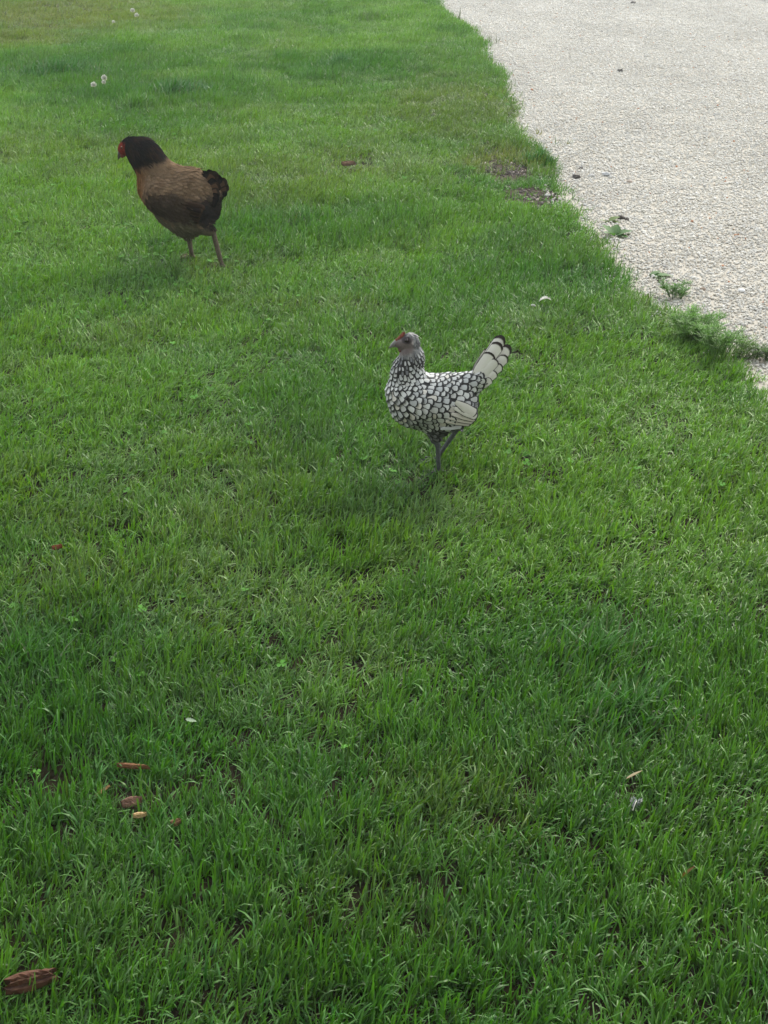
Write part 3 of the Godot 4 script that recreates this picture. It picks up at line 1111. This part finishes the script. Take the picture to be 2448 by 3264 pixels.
func beak(o: Node3D, base: Vector3, tip: Vector3, deep: float, wide: float, col: Color) -> void:
	# upper and lower mandible, the upper one hooked
	for part in 2:
		var t := Tri.new()
		var d := tip - base
		var up := Vector3(0, 0, 1).cross(d).normalized()
		if up.y < 0:
			up = -up
		var rows := 7
		for r in rows + 1:
			var f := float(r) / rows
			var c := base + d * f * (1.0 if part == 0 else 0.82)
			c += up * deep * ((0.16 - 0.45 * f * f) if part == 0 else (-0.26 + 0.1 * f))
			var h := deep * (0.5 if part == 0 else 0.30) * (1.0 - pow(f, 1.6)) + 0.0004
			var w := wide * 0.5 * (1.0 - pow(f, 1.5)) + 0.0003
			for s in 8:
				var a := TAU * s / 8.0
				var nn := (up * sin(a) / h + Vector3(0, 0, 1) * cos(a) / w).normalized()
				t.vert(c + up * sin(a) * h + Vector3(0, 0, 1) * cos(a) * w, nn, col * (1.0 if part == 0 else 0.8))
		for r in rows:
			for s in 8:
				var s2 := (s + 1) % 8
				t.quad(r * 8 + s, (r + 1) * 8 + s, (r + 1) * 8 + s2, r * 8 + s2)
		put("beak", t.mesh(), M.skin, o)

func eye(o: Node3D, at: Vector3, r: float, iris: Color) -> void:
	var s := SphereMesh.new()
	s.radius = r
	s.height = r * 2.0
	s.radial_segments = 16
	s.rings = 10
	var m := mat(iris, 0.22, 0.4)
	var e := put("eye", s, m, o, Transform3D(Basis.IDENTITY, at))
	var q := SphereMesh.new()
	q.radius = r * 0.62
	q.height = r * 1.24
	q.radial_segments = 12
	q.rings = 8
	put("pupil", q, mat(Color(0.004, 0.004, 0.004), 0.15, 0.4), e, Transform3D(Basis.IDENTITY, Vector3(0, 0, signf(at.z) * r * 0.48)))

# ------------------------------------------------------------------ the silver laced bantam
var sb_body := []
var sb_tri: Tri

func sb_paint(p: Vector3, _n: Vector3) -> Color:
	var s := fine.get_noise_3dv(p * 190.0)
	if p.y > 0.268:
		# head: bare mauve face round the eye, grey freckled feathers behind and above
		var face := smoothstep(0.054, 0.064, p.x) * (1.0 - smoothstep(0.309, 0.317, p.y)) * smoothstep(0.279, 0.287, p.y + (p.x - 0.06) * 0.35)
		var skin := Color(0.125, 0.100, 0.100) * (1.0 + 0.35 * s)
		var lid := Vector2((p.x - 0.0735) / 0.0115, (p.y - 0.3085) / 0.0078).length()
		var ear := Vector2((p.x - 0.0575) / 0.005, (p.y - 0.3035) / 0.0045).length()
		skin = skin.lerp(Color(0.36, 0.33, 0.32), 1.0 - smoothstep(0.7, 1.2, ear))
		var down := Color(0.10, 0.105, 0.11).lerp(Color(0.27, 0.27, 0.265), clampf(s * 1.4 + 0.25, 0, 1))
		var c := down.lerp(skin, face).lerp(Color(0.030, 0.022, 0.025), 1.0 - smoothstep(0.75, 1.1, lid))
		c.a = 1
		return c
	if p.y < 0.094:
		var c2 := Color(0.060, 0.066, 0.072) * (1.0 + 0.4 * s)
		c2.a = 1
		return c2
	return Color(0.02, 0.02, 0.022)

func sb_gap(p: Vector3) -> float:
	if p.y < 0.088 or (p.y > 0.282 and p.x > 0.056 and p.y < 0.3185) or p.x > 0.082 and p.y > 0.272:
		return 0.0
	if p.y > 0.29:
		return 0.0055
	if p.y > 0.25:
		return 0.0062
	if p.y > 0.205 and p.x > 0.035:
		return 0.0078
	if p.y > 0.195:
		return 0.0092
	if p.y < 0.118:
		return 0.0088
	return 0.0100

func sb_flow(p: Vector3) -> Vector3:
	var back := Vector3(-1, -0.12, 0)
	var neck := Vector3(-0.25, -1.0, 0)
	var f := smoothstep(0.185, 0.235, p.y) * smoothstep(0.015, 0.05, p.x)
	var d := back.lerp(neck, f)
	var breast := Vector3(-0.75, -0.8, 0)
	d = d.lerp(breast, smoothstep(0.05, 0.09, p.x) * (1.0 - f))
	if p.x < -0.05 and p.y > 0.18:
		d = d.lerp(Vector3(-1.0, 0.35, 0), 0.8)
	return d.normalized()

func bantam() -> void:
	var at := px(1395.5, 1500.2)
	var gy := lawn_y(at.x, at.z)
	var o := thing("bantam_hen", "small white hen with black edged feathers and raised white tail", "chicken", Vector3(at.x + 0.003, gy, at.z - 0.034), PI)
	o.scale = Vector3.ONE * 0.965
	var zb := 0.0
	var B := func(ax, ay, bx, by, ra, rb, az := 0.0, bz := 0.0): return [Vector3(ax, ay, az), Vector3(bx, by, bz), ra, rb]
	var body := [
		B.call(0.050, 0.168, -0.020, 0.162, 0.061, 0.058),
		B.call(-0.020, 0.162, -0.042, 0.164, 0.055, 0.028),
		B.call(-0.030, 0.190, -0.080, 0.214, 0.034, 0.021),
		B.call(0.020, 0.142, -0.020, 0.138, 0.044, 0.036),
		B.call(0.072, 0.195, 0.071, 0.236, 0.042, 0.030),
		B.call(0.071, 0.236, 0.062, 0.266, 0.029, 0.0225),
		B.call(0.062, 0.266, 0.066, 0.296, 0.0205, 0.0175),
		B.call(0.030, 0.165, -0.055, 0.148, 0.034, 0.016, -0.038, -0.040),
		B.call(0.030, 0.165, -0.055, 0.148, 0.034, 0.016, 0.038, 0.040),
		B.call(0.005, 0.120, 0.010, 0.082, 0.027, 0.011, -0.022, -0.022),
		B.call(-0.018, 0.125, -0.036, 0.096, 0.026, 0.011, 0.024, 0.026),
	]
	var t := Tri.new()
	sb_body = body
	net(t, body, 0.018, 0.86, 0.0042, sb_paint)
	var head := [
		B.call(0.063, 0.272, 0.067, 0.299, 0.0205, 0.0185),
		B.call(0.067, 0.300, 0.083, 0.297, 0.0185, 0.0110),
		B.call(0.083, 0.297, 0.093, 0.297, 0.0105, 0.0065),
	]
	net(t, head, 0.010, 0.80, 0.0024, sb_paint)
	# legs: the near one upright, the far one stepping
	var legs := [
		B.call(0.008, 0.084, 0.004, 0.070, 0.0085, 0.0062, -0.019, -0.018),
		B.call(0.004, 0.070, 0.0, 0.008, 0.0055, 0.0046, -0.018, -0.016),
		B.call(-0.034, 0.099, -0.041, 0.088, 0.0085, 0.0062, 0.024, 0.026),
		B.call(-0.041, 0.088, 0.003, 0.011, 0.0056, 0.0046, 0.026, 0.034),
	]
	legs += foot_bones(Vector3(0.0, 0.006, -0.016), 0.036, 0.0034, 0.0)
	legs += foot_bones(Vector3(0.003, 0.008, 0.034), 0.036, 0.0034, 0.15)
	net(t, legs, 0.004, 1.0, 0.0018, sb_paint)
	put("body", t.mesh(), M.skin, o)
	# face
	beak(o, Vector3(0.092, 0.2975, 0), Vector3(0.1125, 0.2895, 0), 0.0135, 0.010, Color(0.16, 0.155, 0.15))
	for s in [-1.0, 1.0]:
		eye(o, Vector3(0.0735, 0.3085, 0.0138 * s), 0.0046, Color(0.012, 0.006, 0.005))
	var ct := Tri.new()
	var cr := RandomNumberGenerator.new()
	cr.seed = 5
	for k in 26:
		var f := cr.randf()
		var p := Vector3(0.098, 0.303, 0).lerp(Vector3(0.078, 0.320, 0), f) + Vector3(0, 0, cr.randf_range(-0.005, 0.005) * (0.4 + f))
		tube(ct, [p - Vector3(0, 0.003, 0), p + Vector3(-0.0005, 0.001, 0), p + Vector3(-0.001, 0.0022 + 0.0035 * f * cr.randf(), 0)], [0.0022, 0.0020, 0.0006], Color(0.20, 0.06, 0.04) * cr.randf_range(0.8, 1.2), 6)
	put("comb", ct.mesh(), M.skin, o)
	for s in [-1.0, 1.0]:
		var w := lump(Vector3(0.0045, 0.0055, 0.002), 0.1, 77, Color(0.13, 0.065, 0.06), 10, 7)
		put("wattle", w, M.skin, o, Transform3D(Basis.IDENTITY, Vector3(0.0865, 0.2845, 0.005 * s)))
	# plumage
	var white := Color(0.47, 0.48, 0.465)
	var grey := Color(0.36, 0.375, 0.37)
	var cream := Color(0.47, 0.45, 0.40)
	var black := Color(0.012, 0.012, 0.014)
	var laced := []
	for c in [white, grey, cream, white * 0.88, grey * 0.85, white]:
		laced.append(feather_mesh(c, black, 0.20, 0.13))
	var heavy := []
	for c in [white, grey, white * 0.88]:
		heavy.append(feather_mesh(c, black, 0.30, 0.20))
	var hackle := [feather_mesh(Color(0.24, 0.25, 0.25), black, 0.34, 0.24), feather_mesh(Color(0.35, 0.355, 0.35), black, 0.30, 0.20), feather_mesh(Color(0.12, 0.125, 0.13), black, 0.3, 0.2)]
	var tiny := [feather_mesh(Color(0.13, 0.133, 0.135), Color(0.06, 0.06, 0.065), 0.3, 0.25), feather_mesh(Color(0.06, 0.06, 0.065), Color(0.03, 0.03, 0.033), 0.3, 0.25), feather_mesh(Color(0.085, 0.085, 0.09), Color(0.04, 0.04, 0.043), 0.3, 0.25)]
	var fluff := [feather_mesh(Color(0.05, 0.052, 0.055), black, 0.3, 0.3), feather_mesh(Color(0.14, 0.145, 0.15), black, 0.3, 0.25)]
	var pts := scatter(t, sb_gap, 31)
	var r := RandomNumberGenerator.new()
	r.seed = 8
	var all := []
	for k in pts:
		var p: Vector3 = t.v[k]
		var n: Vector3 = t.n[k]
		var gap := sb_gap(p)
		var flow := sb_flow(p) + Vector3(r.randfn(0, 0.09), r.randfn(0, 0.09), r.randfn(0, 0.05))
		var set: Array = laced
		var ll := gap * 2.25
		var ww := gap * 1.60
		if p.y > 0.285:
			set = tiny
			ww = gap * 0.9
		elif p.y > 0.240 + r.randf() * 0.012 and p.x > 0.03:
			set = hackle
			ww = gap * 0.95
			ll = gap * 2.4
		elif p.y < 0.118 and p.x < 0.03 or (p.x < -0.05 and p.y < 0.15):
			set = fluff
		elif p.x < -0.052 and p.y < 0.195:
			set = [hackle[0], hackle[1], hackle[2], laced[1]]
		elif p.y > 0.195 and r.randf() < 0.75 or r.randf() < 0.2:
			set = heavy
		var m: Mesh = set[r.randi() % set.size()]
		var tang := (flow - n * flow.dot(n)).normalized()
		var x := feather_at(p - n * 0.0006 - tang * ll * 0.35, n, flow, ll * r.randf_range(0.92, 1.15), ww * r.randf_range(0.9, 1.15), r.randf_range(0.15, 0.22))
		all.append([p.z - 0.15 * n.y, m, x])
	all.sort_custom(func(a, b): return a[0] < b[0])
	var rest := SurfaceTool.new()
	rest.begin(Mesh.PRIMITIVE_TRIANGLES)
	for k in all.size():
		if k < 290:
			put("feather", all[k][1], M.feather, o, all[k][2])
		else:
			rest.append_from(all[k][1], 0, all[k][2])
	var pl := put("plumage", rest.commit(), M.feather, o)
	pl.set_meta("kind", "stuff")
	# folded wings: long pale flight feathers closing behind the laced coverts
	var flight := [feather_mesh(Color(0.47, 0.455, 0.41), black, 0.10, 0.03, 0.3, 0.12, 0.04), feather_mesh(Color(0.43, 0.41, 0.36), black, 0.12, 0.03, 0.3, 0.12, 0.04), feather_mesh(Color(0.40, 0.42, 0.435), black, 0.05, 0.02, 0.25, 0.14, 0.04)]
	for s in [-1.0, 1.0]:
		var wing := Node3D.new()
		wing.name = "wing"
		o.add_child(wing, true)
		# root, tip, width, kind
		var ff := [
			[Vector3(-0.030, 0.186, 0.056), Vector3(-0.076, 0.153, 0.046), 0.022, 0], [Vector3(-0.028, 0.173, 0.060), Vector3(-0.079, 0.147, 0.047), 0.018, 0],
			[Vector3(-0.022, 0.161, 0.063), Vector3(-0.077, 0.142, 0.047), 0.016, 1], [Vector3(-0.016, 0.152, 0.063), Vector3(-0.072, 0.137, 0.048), 0.015, 1],
			[Vector3(-0.010, 0.144, 0.063), Vector3(-0.066, 0.132, 0.048), 0.014, 1], [Vector3(0.000, 0.124, 0.058), Vector3(-0.047, 0.127, 0.050), 0.012, 2]]
		var kk := 0
		for e in ff:
			var a := Vector3(e[0].x, e[0].y, e[0].z * s * 0.93)
			var b := Vector3(e[1].x, e[1].y, e[1].z * s * 0.93)
			var nn := Vector3(0.0, 0.35, s).normalized()
			var xx := feather_at(a, nn, b - a, a.distance_to(b), e[2], 0.0)
			xx.basis.x = b - a
			xx.origin += nn * (0.0016 * (5 - kk) if kk < 5 else 0.0)
			put("flight_feather", flight[e[3]], M.feather, wing, xx)
			kk += 1
	# tail: tall folded fan
	var tw := feather_mesh(Color(0.70, 0.69, 0.65), Color(0.02, 0.012, 0.012), 0.03, 0.05, 0.22, 0.12, 0.03)
	var tw2 := feather_mesh(Color(0.63, 0.62, 0.58), Color(0.02, 0.012, 0.012), 0.045, 0.03, 0.25, 0.12, 0.03)
	var fan := [
		[-0.064, 0.212, -0.130, 0.314, 0.023, 0.000, 0], [-0.066, 0.211, -0.124, 0.301, 0.024, 0.004, 0], [-0.064, 0.208, -0.107, 0.280, 0.024, 0.009, 0],
		[-0.068, 0.206, -0.146, 0.292, 0.022, 0.001, 0], [-0.070, 0.204, -0.118, 0.266, 0.019, 0.011, 1], [-0.072, 0.203, -0.140, 0.272, 0.020, 0.006, 1],
		[-0.074, 0.201, -0.129, 0.254, 0.018, 0.010, 1], [-0.076, 0.199, -0.118, 0.238, 0.017, 0.012, 1], [-0.078, 0.197, -0.108, 0.222, 0.015, 0.013, 1]]
	for s in [-1.0, 1.0]:
		for e in fan:
			var a := Vector3(e[0], e[1], (e[5] * 0.6 + 0.002) * s)
			var b := Vector3(e[2], e[3], (e[5] + 0.002) * s)
			var nn := Vector3(0.05, 0.12, s).normalized()
			var xx := feather_at(a, nn, b - a, a.distance_to(b), e[4] * 1.15, 0.0)
			xx.basis.x = b - a
			put("tail_feather", tw if e[6] == 0 else tw2, M.feather, o, xx)

# ------------------------------------------------------------------ the brown hen
func bh_colour(p: Vector3, n: Vector3) -> Color:
	var s := fine.get_noise_3dv(p * 150.0)
	var s2 := fine.get_noise_3dv(p * 40.0 + Vector3(7, 3, 1))
	var back := Color(0.098, 0.067, 0.042)
	var dark := Color(0.040, 0.029, 0.021)
	var rust := Color(0.105, 0.052, 0.023)
	var pale := Color(0.090, 0.077, 0.052)
	var black := Color(0.011, 0.0105, 0.011)
	var c := back
	# folded wing: a darker oval on the flank
	var wing := Vector2((p.x - 0.045) / 0.105, (p.y - 0.195 - (p.x - 0.045) * 0.15) / 0.050).length() + s2 * 0.35
	c = c.lerp(dark, 1.0 - smoothstep(0.85, 1.15, wing))
	c = c.lerp(rust, smoothstep(0.13, 0.19, p.x + s2 * 0.02))
	# buff grey belly fluff, ragged upper border
	c = c.lerp(pale, smoothstep(0.158, 0.146, p.y + s2 * 0.035 - maxf(0.0, p.x - 0.05) * 0.12))
	# black tail coverts
	c = c.lerp(black, (1.0 - smoothstep(0.8, 1.2, Vector2((p.x + 0.045) / 0.045, (p.y - 0.185) / 0.05).length() + s2 * 0.4)) * 0.9)
	# dark hackle: above a line that slopes with the neck
	var line := (p.y - 0.305) + (p.x - 0.16) * 0.30 + s2 * 0.012
	var k := smoothstep(-0.006, 0.010, line) * smoothstep(0.065, 0.09, p.x)
	c = c.lerp(black.lerp(Color(0.04, 0.022, 0.013), clampf(s2 * 0.9, 0, 0.7)), k)
	c *= 1.0 + (0.55 - 0.35 * k) * s
	c.a = 1
	return c

func bh_paint(p: Vector3, n: Vector3) -> Color:
	var s := fine.get_noise_3dv(p * 120.0)
	if p.x > 0.224 and p.y > 0.325 and p.y < 0.374 - (p.x - 0.224) * 0.2:
		var c := Color(0.125, 0.022, 0.016) * (1.0 + 0.9 * s)
		c.a = 1
		return c
	return bh_colour(p, n)

func bh_leg_paint(p: Vector3, _n: Vector3) -> Color:
	var s := fine.get_noise_3dv(p * 160.0)
	if p.x < -0.03 and p.y > 0.129:
		return Color(0.07, 0.045, 0.032)
	var c := Color(0.11, 0.088, 0.068) * (1.0 + 0.4 * s)
	c.a = 1
	return c

func bh_gap(p: Vector3) -> float:
	if p.y < 0.078 or (p.x < -0.022 and p.y < 0.138) or (p.x > 0.222 and p.y < 0.377 - (p.x - 0.222) * 0.2):
		return 0.0
	if p.y > 0.31 and p.x > 0.11:
		return 0.0068
	return 0.0088

func bh_flow(p: Vector3) -> Vector3:
	var back := Vector3(-1, -0.28, 0)
	var neck := Vector3(-0.75, -0.9, 0)
	var f := smoothstep(0.27, 0.32, p.y) * smoothstep(0.08, 0.12, p.x)
	var d := back.lerp(neck, f)
	d = d.lerp(Vector3(-0.6, -1.0, 0), smoothstep(0.10, 0.17, p.x) * (1.0 - f))
	d = d.lerp(Vector3(-0.5, -1.0, 0), smoothstep(0.16, 0.11, p.y))
	return d.normalized()

func brown_hen() -> void:
	var at := px(651.4, 830.3)
	var gy := lawn_y(at.x, at.z)
	var yaw := deg_to_rad(15.0)
	var o := thing("brown_hen", "large brown hen with black neck and red face walking", "chicken", Vector3(at.x, gy, at.z), PI - yaw)
	var B := func(ax, ay, bx, by, ra, rb, az := 0.0, bz := 0.0): return [Vector3(ax, ay, az), Vector3(bx, by, bz), ra, rb]
	var body := [
		B.call(0.132, 0.240, 0.040, 0.208, 0.068, 0.098),
		B.call(0.040, 0.205, -0.004, 0.190, 0.095, 0.050),
		B.call(0.090, 0.180, 0.050, 0.150, 0.062, 0.058),
		B.call(0.020, 0.230, -0.035, 0.232, 0.054, 0.028),
		B.call(0.125, 0.270, 0.165, 0.325, 0.062, 0.046),
		B.call(0.165, 0.325, 0.178, 0.342, 0.046, 0.042),
		B.call(0.178, 0.342, 0.210, 0.357, 0.040, 0.029),
		B.call(0.080, 0.155, 0.064, 0.084, 0.048, 0.017, 0.035, 0.040),
		B.call(0.024, 0.165, -0.038, 0.130, 0.050, 0.018, -0.040, -0.048),
		B.call(0.110, 0.225, -0.010, 0.200, 0.050, 0.026, -0.066, -0.070),
		B.call(0.110, 0.225, -0.010, 0.200, 0.050, 0.026, 0.066, 0.070),
	]
	var t := Tri.new()
	net(t, body, 0.025, 0.84, 0.0058, bh_paint)
	var head := [B.call(0.185, 0.346, 0.214, 0.357, 0.036, 0.0285), B.call(0.214, 0.357, 0.236, 0.350, 0.027, 0.018), B.call(0.236, 0.350, 0.246, 0.346, 0.016, 0.010)]
	net(t, head, 0.012, 0.80, 0.0032, bh_paint)
	var legs := [
		B.call(0.064, 0.088, 0.064, 0.074, 0.013, 0.0085, 0.034, 0.040), B.call(0.064, 0.074, 0.068, 0.012, 0.0078, 0.0066, 0.040, 0.064),
		B.call(-0.040, 0.142, -0.050, 0.130, 0.013, 0.0090, -0.040, -0.038), B.call(-0.050, 0.130, -0.058, 0.014, 0.0082, 0.0068, -0.038, -0.004)]
	legs += foot_bones(Vector3(0.068, 0.009, 0.064), 0.055, 0.0052, 0.0)
	legs += foot_bones(Vector3(-0.058, 0.011, -0.004), 0.055, 0.0052, 0.1)
	net(t, legs, 0.006, 1.0, 0.0026, bh_leg_paint)
	put("body", t.mesh(), M.dark_feather, o)
	beak(o, Vector3(0.243, 0.342, 0), Vector3(0.265, 0.318, 0), 0.019, 0.015, Color(0.055, 0.040, 0.035))
	for s in [-1.0, 1.0]:
		eye(o, Vector3(0.235, 0.3575, 0.0165 * s), 0.0048, Color(0.16, 0.045, 0.02))
		var w := lump(Vector3(0.006, 0.009, 0.003), 0.15, 78, Color(0.12, 0.02, 0.015), 10, 7)
		put("wattle", w, M.skin, o, Transform3D(Basis.IDENTITY, Vector3(0.243, 0.332, 0.006 * s)))
	var ct := Tri.new()
	for k in 5:
		var p := Vector3(0.251 - k * 0.005, 0.360 + k * 0.0042, 0)
		tube(ct, [p - Vector3(0, 0.006, 0), p, p + Vector3(0.001, 0.0055 + 0.002 * (k % 2), 0)], [0.003, 0.0026, 0.0008], Color(0.12, 0.022, 0.016), 6)
	put("comb", ct.mesh(), M.skin, o)
	# plumage: soft close feathers, finely pencilled
	var pl := Tri.new()
	var r := RandomNumberGenerator.new()
	r.seed = 81
	for k in scatter(t, bh_gap, 33):
		var p: Vector3 = t.v[k]
		var n: Vector3 = t.n[k]
		var g := bh_gap(p)
		var flow := bh_flow(p) + Vector3(r.randfn(0, 0.12), r.randfn(0, 0.12), r.randfn(0, 0.08))
		var tang := (flow - n * flow.dot(n)).normalized()
		var hackle := p.y > 0.30 and p.x > 0.09
		var x := feather_at(p - n * 0.0008 - tang * g * 0.5, n, flow, g * (r.randf_range(3.0, 3.8) if hackle else r.randf_range(2.0, 2.7)), g * (r.randf_range(0.8, 1.0) if hackle else r.randf_range(1.0, 1.35)), r.randf_range(0.06, 0.12) if hackle else r.randf_range(0.10, 0.26))
		var c := bh_colour(p, n)
		var b := pl.v.size()
		var rows := 6
		for q in rows + 1:
			var f := float(q) / rows
			var w := 0.5 * pow(sin(PI * (0.12 + 0.80 * f)), 0.8)
			for a in [-1.0, 0.0, 1.0]:
				var v := (0.74 if q % 2 == 0 else 1.2) * r.randf_range(0.88, 1.12)
				var cc := c * v if a != 0.0 else c * 1.25
				cc.a = 1
				pl.vert(x * Vector3(f * (1.0 - 0.12 * absf(a)), 0.06 * f - 0.08 * f * f - 0.10 * a * a * w, a * w), (x.basis.y.normalized() + x.basis.z.normalized() * a * 0.3).normalized(), cc)
		for q in rows:
			for a in 2:
				pl.quad(b + q * 3 + a, b + q * 3 + a + 1, b + q * 3 + a + 4, b + q * 3 + a + 3)
	var po := put("plumage", pl.mesh(), M.dark_feather, o)
	po.set_meta("kind", "stuff")
	# folded wings
	var fl := [feather_mesh(Color(0.020, 0.014, 0.010), Color(0.040, 0.026, 0.016), 0.2, 0.08, 0.25, 0.3, 0.06), feather_mesh(Color(0.014, 0.011, 0.009), Color(0.036, 0.024, 0.015), 0.18, 0.06, 0.25, 0.3, 0.06)]
	for s in [-1.0, 1.0]:
		var wing := Node3D.new()
		wing.name = "wing"
		o.add_child(wing, true)
		for k in 6:
			var a := Vector3(0.030 - k * 0.001, 0.222 - k * 0.009, 0)
			a.z = s * (side_z(body, 0.025, 0.84, a) - 0.004)
			var b := Vector3(-0.044 + k * 0.005, 0.206 - k * 0.009, 0)
			b.z = s * (side_z(body, 0.025, 0.84, b + Vector3(0.012, 0, 0)) + 0.002)
			var nn := Vector3(-0.25, 0.25, s).normalized()
			var xx := feather_at(a, nn, b - a, a.distance_to(b), 0.018, 0.0)
			xx.basis.x = b - a
			xx.origin += nn * 0.0008 * (6 - k)
			put("flight_feather", fl[k % 2], M.dark_feather, wing, xx)
	# short fanned tail
	var tk := feather_mesh(Color(0.016, 0.014, 0.015), Color(0.010, 0.009, 0.010), 0.2, 0.1, 0.25, 0.2, 0.08)
	var tb := feather_mesh(Color(0.085, 0.050, 0.028), Color(0.026, 0.018, 0.013), 0.25, 0.12, 0.25, 0.2, 0.08)
	for s in [-1.0, 1.0]:
		for k in 8:
			var f := k / 7.0
			var a := Vector3(-0.012, 0.246 - 0.024 * f, s * (0.002 + 0.016 * f))
			var ang := lerpf(1.35, -0.15, f)
			var ln := lerpf(0.054, 0.076, sin(PI * f)) * r.randf_range(0.88, 1.1)
			var b := a + Vector3(-cos(ang) * ln, sin(ang) * ln, s * (0.004 + 0.018 * f))
			var nn := Vector3(-0.3, 0.15, s).normalized()
			var xx := feather_at(a, nn, b - a, ln, 0.028, 0.0)
			xx.basis.x = b - a
			put("tail_feather", tb if (k == 2 or k == 4 or k == 5) else tk, M.dark_feather, o, xx)
